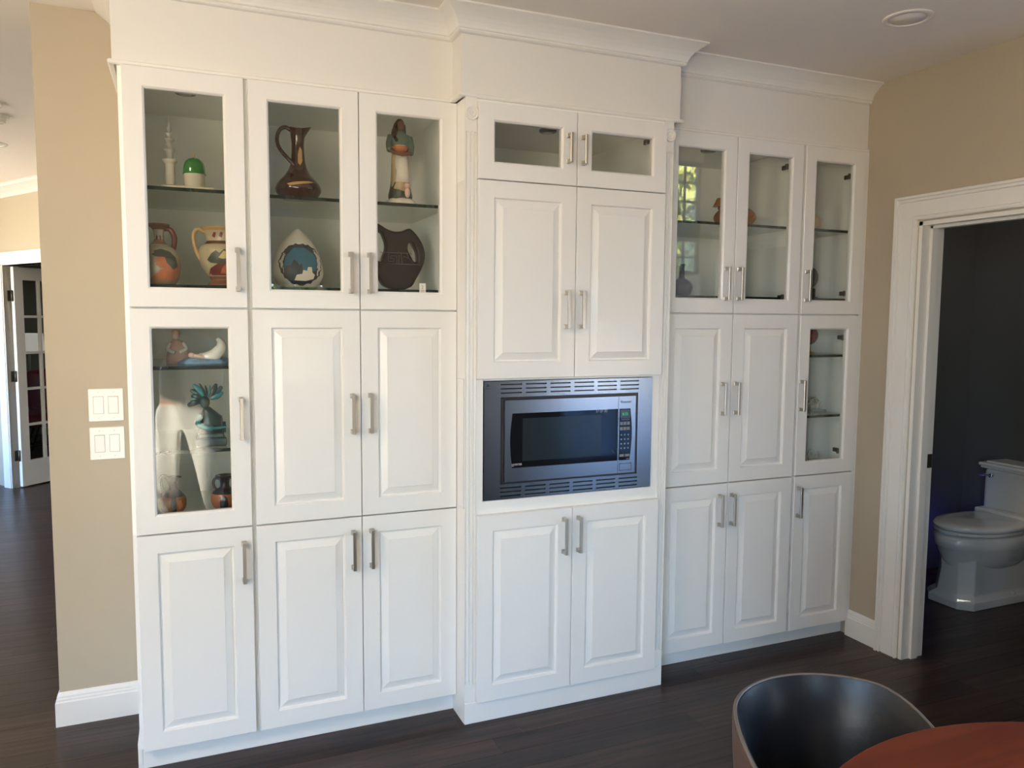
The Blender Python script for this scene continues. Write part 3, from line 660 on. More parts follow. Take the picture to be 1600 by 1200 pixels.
# ------------------------------------------------------------------ ornaments
def col(r_, g_, b_): return (r_/255)**2.2, (g_/255)**2.2, (b_/255)**2.2
P['crystal'] = mat('clear_acrylic', (.78, .76, .68), .12, trans=.55, noise_amt=.04)
P['cream'] = mat('cream_resin', (.60, .54, .42), .35, noise_amt=.08, scale=80)
P['green'] = mat('translucent_green_dome', (.005, .14, .015), .08, coat=.8, noise_amt=.15, scale=60)
P['tan'] = mat('tan_glaze', (.50, .36, .20), .3, noise_amt=.12, scale=60)
P['olive'] = mat('dark_olive_paint', (.05, .055, .035), .4, noise_amt=.3, scale=150)
P['orange'] = mat('terracotta_paint', (.42, .13, .05), .35, noise_amt=.25, scale=80)
P['maroon'] = mat('maroon_paint', (.14, .025, .02), .35, noise_amt=.2, scale=80)
P['gold'] = mat('gold_brown_glaze', (.42, .26, .10), .3, noise_amt=.2, scale=70)
P['yellow'] = mat('ochre_paint', (.48, .38, .14), .4, noise_amt=.2, scale=90)
P['brown'] = mat('dark_brown_glaze', (.036, .010, .006), .12, coat=.6, noise_amt=.35, scale=18)
P['ebony'] = mat('black_brown_carved_wood', (.014, .008, .007), .35, noise_amt=.4, nscale=(90, 90, 4))
P['cutline'] = mat('pale_incised_lines', (.22, .18, .15), .6, noise_amt=.1)
P['offwhite'] = mat('cream_white_ceramic', (.70, .62, .52), .4, noise_amt=.04)
P['bluepic'] = mat('blue_painted_sky', (.045, .15, .21), .4, noise_amt=.35, scale=45)
P['darkpic'] = mat('dark_slate_paint', (.045, .050, .060), .5, noise_amt=.5, scale=90)
P['teal'] = mat('teal_black_patina', (.018, .050, .055), .28, noise_amt=.8, scale=40)
P['tealhi'] = mat('bright_teal_patina', (.04, .20, .22), .3, noise_amt=.4, scale=40)
P['grape'] = mat('dark_grey_purple_glaze', (.055, .050, .062), .35, noise_amt=.1)
P['pink'] = mat('pale_pink_glaze', (.62, .42, .36), .25, noise_amt=.1, scale=50)
P['blue'] = mat('pale_blue_glaze', (.16, .28, .42), .2, noise_amt=.6, scale=50)
P['silver'] = mat('silver', (.75, .72, .66), .15, 1, noise_amt=.3, scale=200)
P['redglass'] = mat('red_brown_glass', (.16, .02, .015), .06, coat=.6, noise_amt=.1)
P['black_glaze'] = mat('black_glaze', (.014, .012, .012), .15, noise_amt=.2)
P['rust'] = mat('rust_orange_glaze', (.36, .12, .035), .2, coat=.4, noise_amt=.35, scale=25)
def rad_at(prof, z):
    for (r0, z0), (r1, z1) in zip(prof[:-1], prof[1:]):
        if min(z0, z1) <= z <= max(z0, z1) and abs(z1-z0) > 1e-6: return r0+(r1-r0)*(z-z0)/(z1-z0)
    return prof[-1][0]
def smoothp(ctrl, n=6):
    """Catmull-Rom through (r,z) control points"""
    P_ = [ctrl[0]]+list(ctrl)+[ctrl[-1]]; out = []
    for i in range(1, len(P_)-2):
        for k in range(n):
            t = k/n; p0, p1, p2, p3 = P_[i-1:i+3]
            out.append(tuple(max(0, .5*((2*p1[j])+(-p0[j]+p2[j])*t+(2*p0[j]-5*p1[j]+4*p2[j]-p3[j])*t*t+(-p0[j]+3*p1[j]-3*p2[j]+p3[j])*t**3)) for j in (0, 1)))
    out.append(tuple(ctrl[-1])); return out
def decal(name, prof, cx, cy, z0, pts, m, parent, off=.0006, sy=1):
    """thin glaze patch on a turned pot: pts=(dx,z) as seen from the front (-y)"""
    import mathutils
    tri = mathutils.geometry.tessellate_polygon([[Vector((p[0], p[1], 0)) for p in pts]])
    bm = bmesh.new(); vs = [bm.verts.new((p[0], 0, p[1])) for p in pts]
    for t in tri:
        try: bm.faces.new([vs[i] for i in t])
        except ValueError: pass
    for _ in range(3): bmesh.ops.subdivide_edges(bm, edges=[e for e in bm.edges if e.calc_length() > .006], cuts=1, use_grid_fill=True)
    bmesh.ops.triangulate(bm, faces=bm.faces[:])
    for v in bm.verts:
        r_ = rad_at(prof, v.co.z)+off; q = max(-.985, min(.985, v.co.x/r_))
        v.co = Vector((cx+r_*q, cy-sy*r_*math.sqrt(1-q*q), z0+v.co.z))
    me = bpy.data.meshes.new(name); bm.to_mesh(me); bm.free(); me.materials.append(m)
    for p in me.polygons: p.use_smooth = True
    o = bpy.data.objects.new(name, me); C.objects.link(o); adopt(o, parent); return o
def ell(cx, cz, rx, rz, n=16, wob=0, seed=1):
    rr = random.Random(seed)
    return [(cx+rx*(1+wob*rr.uniform(-1, 1))*math.cos(2*math.pi*i/n), cz+rz*(1+wob*rr.uniform(-1, 1))*math.sin(2*math.pi*i/n)) for i in range(n)]
def bez(pts, n=10):
    out = []
    P_ = [Vector(pts[0])]+[Vector(p) for p in pts]+[Vector(pts[-1])]
    for i in range(1, len(P_)-2):
        for k in range(n):
            t = k/n; a, b_, c, d = P_[i-1:i+3]
            out.append(.5*((2*b_)+(-a+c)*t+(2*a-5*b_+4*c-d)*t*t+(-a+3*b_-3*c+d)*t**3))
    out.append(P_[-1]); return out
ZU = 2.0285; ZL = 1.7005; ZU2 = 2.0245
# mosque model
t = thing('mosque_model', 'clear minaret and green dome model on a cream base', 'ornament', (.195, .11, ZU))
MB().box(.108, .278, .075, .145, ZU, ZU+.010, c=.002).build('base_plate', P['cream'], t)
x0 = .1375; zb = ZU+.010
tw = MB(); tw.lathe([(.0155, 0), (.0155, .072), (.018, .078), (.024, .083), (.024, .090), (.020, .092), (.0, .092)], x0, .11, 8, z=zb); tw.build('minaret_base', P['cream'], t)
tw = MB(); tw.lathe([(.012, .092), (.012, .116), (.017, .120), (.017, .125), (.0095, .127), (.0095, .150), (.016, .155), (.016, .161), (.008, .163), (.008, .172), (.0115, .176), (.0115, .180), (.0055, .183), (.0085, .192), (.006, .202), (.0015, .212), (.0015, .232), (0, .233)], x0, .11, 20, z=zb); tw.build('minaret_spire', P['crystal'], t)
MB().lathe([(.034, 0), (.034, .044), (.036, .046), (0, .046)], .215, .11, 12, z=zb).build('drum', P['cream'], t)
MB().lathe(smoothp([(.0385, .046), (.037, .052), (.0365, .066), (.033, .082), (.024, .095), (.011, .102), (.0, .105)]), .215, .11, 32, z=zb, cap=False).build('dome', P['green'], t)
MB().lathe([(.003, .104), (.003, .110), (.0045, .112), (.001, .118), (0, .119)], .215, .11, 12, z=zb).build('finial', P['gold'], t)
# vase with a painted head
prof = smoothp([(.044, 0), (.052, .006), (.063, .03), (.0685, .065), (.066, .095), (.050, .122), (.028, .138), (.017, .150), (.0155, .168), (.018, .186), (.028, .197), (.035, .203), (.035, .208), (.028, .208), (.014, .196)])
cx, cy = .0955, .115
t = thing('vase', 'cream one-handled jug painted with a head in profile, left end of the lower shelf', 'vase', (cx, cy, ZL))
P['vA'] = banded('vase_bands_a', [(0, (.36, .22, .12)), (.10, (.42, .36, .25)), (.66, (.30, .17, .10)), (.74, (.42, .34, .24)), (.90, (.20, .10, .07))])
MB().lathe(prof, cx, cy, 40, z=ZL).build('body', P['vA'], t)
MB().tube(bez([(cx+.014, cy, ZL+.192), (cx+.036, cy-.003, ZL+.190), (cx+.049, cy-.004, ZL+.165), (cx+.047, cy-.004, ZL+.135), (cx+.040, cy-.006, ZL+.112)]), [.008]*8+[.0075]*30+[.009]*3, 10).build('handle', P['maroon'], t) if False else MB().tube(bez([(cx+.014, cy, ZL+.192), (cx+.036, cy-.003, ZL+.190), (cx+.049, cy-.004, ZL+.165), (cx+.047, cy-.004, ZL+.135), (cx+.040, cy-.006, ZL+.112)]), .0085, 10).build('handle', P['maroon'], t)
decal('painted_robe', prof, cx, cy, ZL, [(-.030, .018), (.005, .05), (.022, .056), (.040, .062), (.060, .066), (.064, .04), (.052, .016)], P['orange'], t, .0006)
decal('painted_face', prof, cx, cy, ZL, [(-.010, .085), (-.014, .074), (-.009, .072), (-.010, .064), (.004, .055), (.016, .052), (.026, .045), (.045, .055), (.030, .100), (.0, .100)], P['orange'], t, .0009)
decal('painted_hair', prof, cx, cy, ZL, [(-.024, .100), (-.012, .094), (-.004, .092), (.018, .092), (.024, .074), (.044, .050), (.058, .062), (.052, .092), (.034, .112), (.006, .120), (-.016, .113), (-.014, .106)], P['olive'], t, .0012)
for k in range(3): decal('painted_leaf', prof, cx, cy, ZL, [(-.010+k*.013, .154+.001*k), (-.004+k*.011, .152), (-.003+k*.010, .166), (-.008+k*.010, .170)], P['maroon'], t, .0006)
decal('painted_sprig', prof, cx, cy, ZL, [(-.048, .040), (-.044, .036), (-.036, .06), (-.034, .085), (-.038, .087), (-.041, .062)], P['maroon'], t, .0006)
# two-handled vase
prof = smoothp([(.050, 0), (.054, .004), (.048, .014), (.044, .022), (.052, .034), (.070, .060), (.081, .090), (.084, .118), (.077, .138), (.060, .152), (.057, .160), (.061, .180), (.070, .196), (.074, .203), (.070, .206), (.060, .200)])
cx, cy = .3055, .125
t = thing('vase', 'cream two-handled amphora painted with a warrior, right end of the lower shelf', 'vase', (cx, cy, ZL))
P['vB'] = banded('vase_bands_b', [(0, (.22, .09, .05)), (.16, (.45, .38, .24)), (.70, (.10, .05, .03)), (.76, (.46, .38, .26)), (.93, (.42, .26, .10))])
MB().lathe(prof, cx, cy, 40, z=ZL).build('body', P['vB'], t)
for s in (-1, 1): MB().tube(bez([(cx+s*.062, cy-.01, ZL+.188), (cx+s*.083, cy-.015, ZL+.196), (cx+s*.098, cy-.016, ZL+.180), (cx+s*.097, cy-.014, ZL+.145), (cx+s*.086, cy-.01, ZL+.110), (cx+s*.078, cy-.008, ZL+.092)]), .0065, 10).build('handle', P['gold'], t)
decal('painted_robe', prof, cx, cy, ZL, [(-.052, .035), (-.047, .060), (-.02, .078), (.02, .082), (.05, .07), (.045, .036)], P['maroon'], t)
decal('painted_face', prof, cx, cy, ZL, [(-.014, .042), (-.010, .060), (.002, .074), (.022, .070), (.024, .042)], P['orange'], t, .0010)
decal('painted_helmet', prof, cx, cy, ZL, [(-.058, .088), (-.046, .078), (-.012, .074), (.012, .080), (.03, .09), (.02, .112), (-.002, .126), (-.018, .112), (-.03, .122), (-.044, .110)], P['olive'], t, .0011)
decal('painted_crest', prof, cx, cy, ZL, [(-.022, .096), (-.004, .120), (.010, .118), (.024, .098), (.010, .094), (-.008, .092)], P['yellow'], t, .0014)
for k in range(4): decal('painted_leaf', prof, cx, cy, ZL, [(-.040+k*.022, .172), (-.030+k*.022, .166), (-.026+k*.022, .184), (-.034+k*.022, .186)], P['maroon'], t, .0006)
# brown ewer
prof = smoothp([(.060, 0), (.068, .006), (.081, .026), (.082, .040), (.070, .062), (.048, .086), (.034, .108), (.027, .132), (.0235, .165), (.0225, .200), (.026, .225)])
cx, cy = .570, .130
t = thing('ewer', 'tall glossy brown ewer with a long looped handle on the upper shelf', 'jug', (cx, cy, ZU2))
b = MB(); b.lathe(prof, cx, cy, 40, z=ZU2, cap=False)
# flared pouring lip: rings drawn out toward +x
rings = []
for k in range(7):
    f = k/6; z = .225+.028*f
    rings.append([(cx+(.026+.006*f)*math.cos(a)*(1+(.45*f*max(0, math.cos(a))**3)) + .004*f, cy+(.026+.002*f)*math.sin(a)*(1-.35*f*abs(math.cos(a))), ZU2+z+.012*f*max(0, math.cos(a))**2+.006*f*max(0, -math.cos(a))**2) for a in [2*math.pi*i/40 for i in range(40)]])
b.loft(rings, 0, True, cap=False); ins_ = [[(cx+(p[0]-cx)*.86, cy+(p[1]-cy)*.86, p[2]-.001) for p in r] for r in reversed(rings)]
b.loft([rings[-1], ins_[0]], 0, True, cap=False); b.loft(ins_, 0, True, cap=True); b.build('body', P['brown'], t)
MB().tube(bez([(cx-.014, cy-.018, ZU2+.118), (cx-.036, cy-.012, ZU2+.142), (cx-.066, cy-.004, ZU2+.180), (cx-.073, cy, ZU2+.215), (cx-.062, cy, ZU2+.246), (cx-.042, cy, ZU2+.256), (cx-.022, cy, ZU2+.246)]), .0072, 12).build('handle', P['brown'], t)
decal('gold_streak', prof, cx, cy, ZU2, [(-.004, .128), (.004, .118), (.013, .135), (.012, .175), (.004, .188), (-.003, .16)], P['gold'], t)
decal('gold_band', prof, cx, cy, ZU2, [(-.05, .045), (-.02, .052), (.03, .058), (.05, .055), (.03, .050), (-.01, .043), (-.04, .038)], P['gold'], t)
# white landscape vase
prof = smoothp([(.055, 0), (.075, .012), (.092, .045), (.093, .075), (.084, .115), (.068, .150), (.046, .183), (.022, .208), (.009, .219), (.004, .222)])
cx, cy = .571, .185
t = thing('vase', 'cream pointed vase painted with a blue landscape on the lower shelf', 'vase', (cx, cy, ZL))
MB().lathe(prof, cx, cy, 48, z=ZL, sy=.6).build('body', P['offwhite'], t)
kw = dict(sy=.6)
decal('painted_border', prof, cx, cy, ZL, ell(.006, .088, .079, .077, 56, .045, 4), P['darkpic'], t, .0006, **kw)
decal('painted_sky', prof, cx, cy, ZL, [(-.058, .075), (-.05, .115), (-.02, .148), (.02, .150), (.055, .125), (.068, .09), (.06, .065), (.03, .06), (.0, .07), (-.03, .06)], P['bluepic'], t, .0012, **kw)
decal('painted_trees', prof, cx, cy, ZL, [(-.055, .035), (-.05, .08), (-.03, .085), (-.022, .105), (-.012, .100), (-.002, .085), (.008, .09), (.012, .06), (-.005, .04), (-.03, .03)], P['darkpic'], t, .0017, **kw)
decal('painted_houses', prof, cx, cy, ZL, [(-.02, .028), (-.012, .048), (.008, .052), (.012, .066), (.026, .064), (.030, .078), (.044, .078), (.046, .058), (.056, .05), (.05, .034), (.02, .026)], P['offwhite'], t, .0020, **kw)
# woman figurine
cx, cy = .950, .115
t = thing('figurine', 'painted figurine of a long-haired woman holding a bowl on the upper shelf', 'figurine', (cx, cy, ZU2))
def ring(rx, ry, z, dx=0, dy=0, n=24, pleat=0, ph=0): return [(cx+dx+rx*(1+pleat*math.cos(7*2*math.pi*i/n+ph))*math.cos(2*math.pi*i/n), cy+dy+ry*(1+pleat*math.cos(7*2*math.pi*i/n+ph))*math.sin(2*math.pi*i/n), ZU2+z) for i in range(n)]
MB().loft([ring(.058, .045, 0, .004, n=36, pleat=.05), ring(.062, .048, .008, .004, n=36, pleat=.07), ring(.052, .040, .018, .004, n=36, pleat=.05), ring(.040, .034, .026, .0, n=36)]).build('rocky_base', P['offwhite'], t)
MB().loft([ring(.044, .036, .020), ring(.046, .036, .034, pleat=.06), ring(.040, .031, .060, pleat=.06), ring(.036, .028, .085)]).build('green_hem', P['olive'], t)
MB().loft([ring(.040, .033, .048, pleat=.05), ring(.037, .030, .080, pleat=.06), ring(.0345, .027, .130, pleat=.05), ring(.033, .024, .180, pleat=.03), ring(.030, .022, .200)]).build('skirt', P['tan'], t)
MB().loft([ring(.034, .029, .085, .004, -.004, pleat=.03), ring(.031, .026, .13, .003, -.004, pleat=.04), ring(.029, .023, .195, .002, -.003)]).build('apron', P['offwhite'], t)
MB().loft([ring(.030, .022, .192), ring(.036, .024, .215), ring(.040, .024, .245, .001), ring(.038, .022, .262, .001), ring(.020, .016, .272), ring(.011, .011, .280)]).tube(bez([(cx-.036, cy, ZU2+.258), (cx-.045, cy-.010, ZU2+.226), (cx-.046, cy-.028, ZU2+.200)]), .0125, 10).tube(bez([(cx+.037, cy, ZU2+.258), (cx+.042, cy-.008, ZU2+.222), (cx+.034, cy-.026, ZU2+.194)]), .0125, 10).build('blouse', P['tealg'] if 'tealg' in P else mat('grey_green_blouse', (.11, .16, .12), .4, noise_amt=.3, scale=60), t)
MB().ball((cx+.001, cy-.004, ZU2+.300), (.0145, .016, .020)).tube([(cx+.001, cy, ZU2+.272), (cx+.001, cy, ZU2+.288)], .008).tube(bez([(cx-.046, cy-.028, ZU2+.200), (cx-.024, cy-.036, ZU2+.190), (cx+.002, cy-.038, ZU2+.186)]), .0075, 8).tube(bez([(cx+.034, cy-.026, ZU2+.194), (cx+.016, cy-.038, ZU2+.190), (cx-.004, cy-.038, ZU2+.188)]), .0075, 8).build('head_and_hands', mat('brown_painted_skin', (.16, .065, .04), .4, noise_amt=.1), t)
MB().ball((cx, cy+.004, ZU2+.304), (.0185, .0175, .023)).tube(bez([(cx-.013, cy, ZU2+.305), (cx-.021, cy-.004, ZU2+.28), (cx-.026, cy-.016, ZU2+.256), (cx-.018, cy-.026, ZU2+.236)]), [.010]*10+[.012]*10+[.007]*11, 10).tube(bez([(cx+.012, cy+.004, ZU2+.305), (cx+.016, cy+.008, ZU2+.275), (cx+.010, cy+.018, ZU2+.25)]), .010, 10).build('hair', P['brown'], t)
MB().lathe([(.010, 0), (.024, .008), (.031, .021), (.028, .021), (.018, .012), (0, .008)], cx-.010, cy-.042, 24, z=ZU2+.190).build('bowl', P['orange'], t)
MB().lathe([(0, .018), (.020, .020), (.028, .0215), (.020, .026), (0, .029)], cx-.010, cy-.042, 24, z=ZU2+.190, cap=False).build('bowl_filling', P['offwhite'], t)
MB().ball((cx+.020, cy-.034, ZU2+.045), (.011, .009, .020)).ball((cx+.020, cy-.036, ZU2+.070), (.013, .010, .010)).build('child', P['pink'], t)
# black two-handled jug
t = thing('jug', 'black-brown carved jug with pierced handles and incised key pattern', 'jug', (.955, .19, ZL))
out = [(.905, 0), (1.005, 0), (1.030, .035), (1.055, .080), (1.066, .120), (1.062, .155), (1.045, .190), (1.015, .224), (1.002, .231), (.975, .221), (.945, .217), (.915, .224), (.885, .240), (.868, .246), (.858, .236), (.850, .185), (.845, .150), (.846, .110), (.856, .070), (.880, .030)]
h1 = [(.996, .166), (1.006, .176), (1.022, .158), (1.034, .122), (1.028, .100), (1.010, .118)]
h2 = [(.882, .212), (.870, .190), (.872, .125), (.882, .098), (.896, .122), (.906, .155), (.898, .192)]
jb = curve_solid('body', [(a, c+ZL) for a, c in out], [[(a, c+ZL) for a, c in h1], [(a, c+ZL) for a, c in h2]], .19, .014, .010, P['ebony'], t)
# lift so the bevelled base rests on the shelf
minz = min((jb.data.vertices[i].co.z for i in range(len(jb.data.vertices)))); jb.data.transform(Matrix.Translation((0, 0, ZL-minz)))
yl = .19-.014-.0105
def line3(pts, r_=.0009): return MB().tube([(a, yl, c+ZL) for a, c in pts], r_, 6)
for pts in ([(.870, .103), (1.046, .103)], [(.880, .146), (1.005, .146), (1.008, .141)], [(.915, .142), (.915, .112), (.936, .112), (.936, .124), (.924, .124), (.924, .134), (.948, .134), (.948, .104)], [(.956, .104), (.958, .138)], [(.966, .146), (.970, .104)], [(.976, .134), (.992, .128), (1.008, .118), (1.016, .104)], [(.990, .145), (.998, .128)]):
    line3(pts).build('incised_line', P['cutline'], t)
# price card
t = thing('card', 'small white card with red print leaning inside the glass door by the black jug', 'card', (1.012, .023, 1.686))
MB().box(.999, 1.024, .0225, .0233, 1.6865, 1.7235).build('paper', P['plate'], t)
text_obj('card_print', '2', .018, (1.011, .0221, 1.708), P['orange'], t, .0002)
for k in range(3): MB().box(1.003, 1.020, .0221, .0225, 1.690+k*.0035, 1.6912+k*.0035).build('print_line', P['orange'], t)

# middle-left cabinet: porcelain pieces, bust, black-figure pots
ZM = 1.4205
t = thing('figurine', 'white and blue porcelain conch piece on the top shelf of the middle cabinet', 'figurine', (.238, .13, ZM))
rn = random.Random(3)
def blob_ring(cx, cy, z, rx, ry, n=28, w=.12, s=0): return [(cx+rx*(1+w*math.sin(5*a+s)+w*.5*math.sin(9*a+2*s))*math.cos(a), cy+ry*(1+w*math.sin(4*a+s))*math.sin(a), z) for a in [2*math.pi*i/n for i in range(n)]]
MB().loft([blob_ring(.236, .13, ZM, .082, .045), blob_ring(.236, .13, ZM+.008, .084, .046, s=.4), blob_ring(.236, .13, ZM+.020, .070, .036, s=.9), blob_ring(.236, .13, ZM+.028, .040, .02, s=1.2)]).build('blue_cloth_base', P['blue'], t)
MB().tube(bez([(.212, .12, ZM+.030), (.235, .115, ZM+.026), (.262, .112, ZM+.032), (.286, .115, ZM+.055), (.288, .118, ZM+.078), (.276, .12, ZM+.094)]), [.006+.016*math.sin(math.pi*min(1, (i+6)/56)) for i in range(50)]+[.003], 14).build('conch', P['porc'], t)
MB().ball((.190, .112, ZM+.034), (.012, .010, .010)).tube(bez([(.195, .112, ZM+.032), (.215, .106, ZM+.030), (.235, .104, ZM+.026)]), .008, 8).build('child', P['pink'], t)
t = thing('figurine', 'pale pink seated porcelain figure behind the conch on the top shelf', 'figurine', (.145, .22, ZM))
MB().loft([blob_ring(.150, .22, ZM, .042, .030, w=.08), blob_ring(.150, .22, ZM+.02, .044, .030, w=.08, s=.5), blob_ring(.146, .22, ZM+.05, .032, .022, w=.06), blob_ring(.142, .22, ZM+.078, .022, .016, w=.03), blob_ring(.140, .22, ZM+.088, .008, .008, w=0)]).build('gown', P['pink'], t)
MB().ball((.139, .215, ZM+.103), (.014, .014, .017)).build('head', P['pink'], t)
MB().ball((.139, .220, ZM+.109), (.016, .015, .015)).build('hair', P['tan'], t)
MB().tube(bez([(.120, .215, ZM+.074), (.112, .205, ZM+.052), (.135, .192, ZM+.040)]), .007, 8).tube(bez([(.162, .215, ZM+.074), (.172, .205, ZM+.055), (.150, .192, ZM+.042)]), .007, 8).build('arms', P['porc'], t)
ZB = 1.1265
t = thing('bust', 'teal-black bust of a figure with a feathered headdress on the middle shelf', 'bust', (.240, .13, ZB))
MB().box(.196, .300, .095, .165, ZB, ZB+.030, c=.004).box(.204, .292, .100, .160, ZB+.030, ZB+.048, c=.004).build('plinth', P['teal'], t)
MB().loft([blob_ring(.250, .13, ZB+.048, .044, .028, w=.03), blob_ring(.250, .13, ZB+.075, .040, .026, w=.05), blob_ring(.250, .13, ZB+.105, .036, .024, w=.04), blob_ring(.242, .13, ZB+.125, .022, .016, w=.02), blob_ring(.236, .13, ZB+.140, .011, .011, w=0)]).build('torso', P['teal'], t)
MB().ball((.230, .125, ZB+.158), (.017, .016, .022)).loft([[(.216, .122, ZB+.150), (.222, .118, ZB+.150), (.222, .128, ZB+.150)], [(.208, .122, ZB+.155), (.218, .118, ZB+.160), (.218, .128, ZB+.160)], [(.214, .122, ZB+.168), (.218, .120, ZB+.170), (.218, .126, ZB+.170)]], cap=True).build('head', P['teal'], t)
for k in range(11):
    a = R(20+k*17); L = .062+.010*math.sin(k*1.3); ox, oz = .236, ZB+.165
    q = [(ox+.012*math.cos(a), .130+.002*(k % 2), oz+.012*math.sin(a)), (ox+.6*L*math.cos(a), .128+.002*(k % 2), oz+.6*L*math.sin(a)), (ox+L*math.cos(a+.10), .134, oz+L*math.sin(a+.10))]
    MB().tube(bez(q, 6), [.004+.006*math.sin(math.pi*min(1, i/12)) for i in range(13)], 8, flat=.4).build('feather', P['tealhi'] if k % 3 == 0 else P['teal'], t)
MB().tube(bez([(.214, .12, ZB+.110), (.206, .10, ZB+.085), (.230, .092, ZB+.070), (.262, .092, ZB+.066), (.300, .10, ZB+.070)]), [.011]*14+[.009]*14+[.005]*13, 8).build('arm_and_staff', P['tealhi'], t)
MB().tube([(.292, .10, ZB+.05), (.292, .10, ZB+.088)], .006, 8).build('post', P['teal'], t)
ZF = .8660
P['vC'] = banded('vase_bands_c', [(0, (.014, .012, .012)), (.08, (.34, .12, .04)), (.50, (.36, .14, .05)), (.56, (.014, .012, .012))], mottle=.4)
prof = smoothp([(.022, 0), (.026, .006), (.022, .012), (.040, .040), (.044, .060), (.040, .082), (.026, .100), (.015, .110), (.013, .122), (.018, .138), (.028, .152)])
t = thing('ewer', 'black and rust-orange Greek-style ewer, left on the bottom shelf of the middle cabinet', 'jug', (.116, .13, ZF))
b = MB().lathe(prof, .116, .13, 36, z=ZF, cap=False); b.lathe([(.0, .150), (.022, .150), (.028, .152)], .118, .13, 36, z=ZF, cap=False).lathe([(0, .0), (.022, 0)], .116, .13, 36, z=ZF, cap=False)
b.build('body', P['vC'], t)
MB().tube(bez([(.102, .13, ZF+.150), (.088, .13, ZF+.160), (.076, .13, ZF+.150), (.078, .13, ZF+.120), (.086, .128, ZF+.098), (.078, .126, ZF+.092)]), .0055, 10).build('handle', P['black_glaze'], t)
decal('painted_figure', prof, .116, .13, ZF, [(-.004, .03), (-.010, .06), (-.004, .085), (.008, .09), (.012, .06), (.010, .035)], P['black_glaze'], t)
decal('painted_figure', prof, .116, .13, ZF, [(.018, .04), (.016, .07), (.026, .075), (.032, .05)], P['orange'], t)
prof = smoothp([(.030, 0), (.034, .006), (.026, .014), (.044, .040), (.049, .060), (.046, .082), (.034, .096), (.019, .103), (.016, .118), (.020, .134), (.030, .142), (.031, .148), (.022, .148), (.0, .140)])
t = thing('vase', 'black and rust-orange two-handled Greek-style amphora, right on the bottom shelf', 'vase', (.290, .13, ZF))
MB().lathe(prof, .290, .13, 36, z=ZF).build('body', P['vC'], t)
for s in (-1, 1): MB().tube(bez([(.290+s*.018, .13, ZF+.136), (.290+s*.030, .13, ZF+.138), (.290+s*.038, .13, ZF+.125), (.290+s*.036, .13, ZF+.108), (.290+s*.028, .13, ZF+.096)]), .005, 10).build('handle', P['black_glaze'], t)
decal('painted_figure', prof, .290, .13, ZF, [(-.018, .03), (-.020, .06), (-.008, .082), (.006, .075), (.010, .045), (.004, .028)], P['black_glaze'], t)

# right-hand cabinets
prof = smoothp([(.030, 0), (.040, .008), (.049, .034), (.046, .055), (.030, .072), (.016, .082), (.0125, .100), (.012, .125), (.015, .140), (.018, .143)])
t = thing('vase', 'dark grey long-necked bottle vase behind the glass right of the microwave column', 'vase', (2.300, .17, ZL)); t['label'] = 'dark grey long-necked bottle vase on the lower shelf, under the reflected window'
MB().lathe(prof, 2.292, .17, 36, z=ZL).build('body', P['grape'], t)
MB().lathe([(.018, .143), (.017, .146), (.011, .146), (.010, .135)], 2.292, .17, 28, z=ZL, cap=False).build('rim', P['grape'], t)
t = thing('pot', 'orange-brown glazed round pot with a raised spout on the upper shelf', 'pot', (2.60, .20, 2.0305))
prof = smoothp([(.050, 0), (.075, .010), (.096, .035), (.098, .055), (.082, .078), (.050, .092), (.018, .096), (0, .096)])
MB().lathe(prof, 2.605, .20, 40, z=2.0305).build('body', P['rust'], t)
MB().tube(bez([(2.545, .20, 2.095), (2.530, .20, 2.110), (2.516, .20, 2.122)]), .012, 12).lathe([(.030, 0), (.026, .006), (.012, .034), (.009, .040), (0, .041)], 2.512, .20, 24, z=2.124).build('spout', P['rust'], t)
MB().lathe([(.016, .094), (.010, .100), (.014, .108), (.008, .116), (0, .117)], 2.605, .20, 20, z=2.0305).build('knob', P['rust'], t)
t = thing('egg', 'tan ceramic egg on the upper shelf of the right end cabinet', 'ornament', (3.063, .17, 2.0305))
MB().lathe(smoothp([(.012, 0), (.030, .008), (.041, .032), (.038, .058), (.024, .078), (.008, .087), (0, .088)]), 3.060, .17, 32, z=2.0305).build('shell', P['tan'], t)
t = thing('plate', 'small dark green plate on a stand, lower shelf of the right end cabinet', 'plate', (3.055, .17, ZL))
b = MB(); pr_ = [(0, .002), (.030, .002), (.046, .006), (.050, .008), (.050, .010), (.030, .005), (0, .005)]
k = 36; vs = []
for i in range(k):
    a = 2*math.pi*i/k
    for r_, h_ in pr_: vs.append((3.048+r_*math.cos(a), .17-h_, ZL+.105+r_*math.sin(a)))
m = len(pr_); b.add(vs, [(i*m+j, ((i+1) % k)*m+j, ((i+1) % k)*m+j+1, i*m+j+1) for i in range(k) for j in range(m-1)], 0, True)
b.build('dish', P['olive'], t)
MB().box(3.01, 3.09, .150, .205, ZL, ZL+.008).box(3.02, 3.03, .172, .184, ZL+.008, ZL+.10).box(3.066, 3.076, .172, .184, ZL+.008, ZL+.10).box(3.02, 3.076, .152, .158, ZL+.008, ZL+.05).build('stand', P['ebony'], t)
ZG = 1.4265
t = thing('goblet', 'red-brown glass goblet with gold foot on the top shelf of the right middle cabinet', 'glass', (3.075, .17, ZG))
MB().lathe(smoothp([(.004, .045), (.022, .055), (.036, .078), (.037, .100), (.029, .120), (.028, .120), (.034, .100), (.033, .08), (.018, .058), (0, .052)]), 3.072, .17, 32, z=ZG, cap=False).build('cup', P['redglass'], t)
MB().lathe([(.026, 0), (.026, .003), (.008, .008), (.004, .016), (.004, .046), (0, .046)], 3.072, .17, 28, z=ZG).build('foot', P['gold'], t)
ZH = 1.1305
t = thing('ornament', 'silver openwork ornament on a clear base, middle shelf of the right middle cabinet', 'ornament', (3.155, .20, ZH))
MB().box(3.095, 3.195, .165, .235, ZH, ZH+.008, c=.002).build('base', P['crystal'], t)
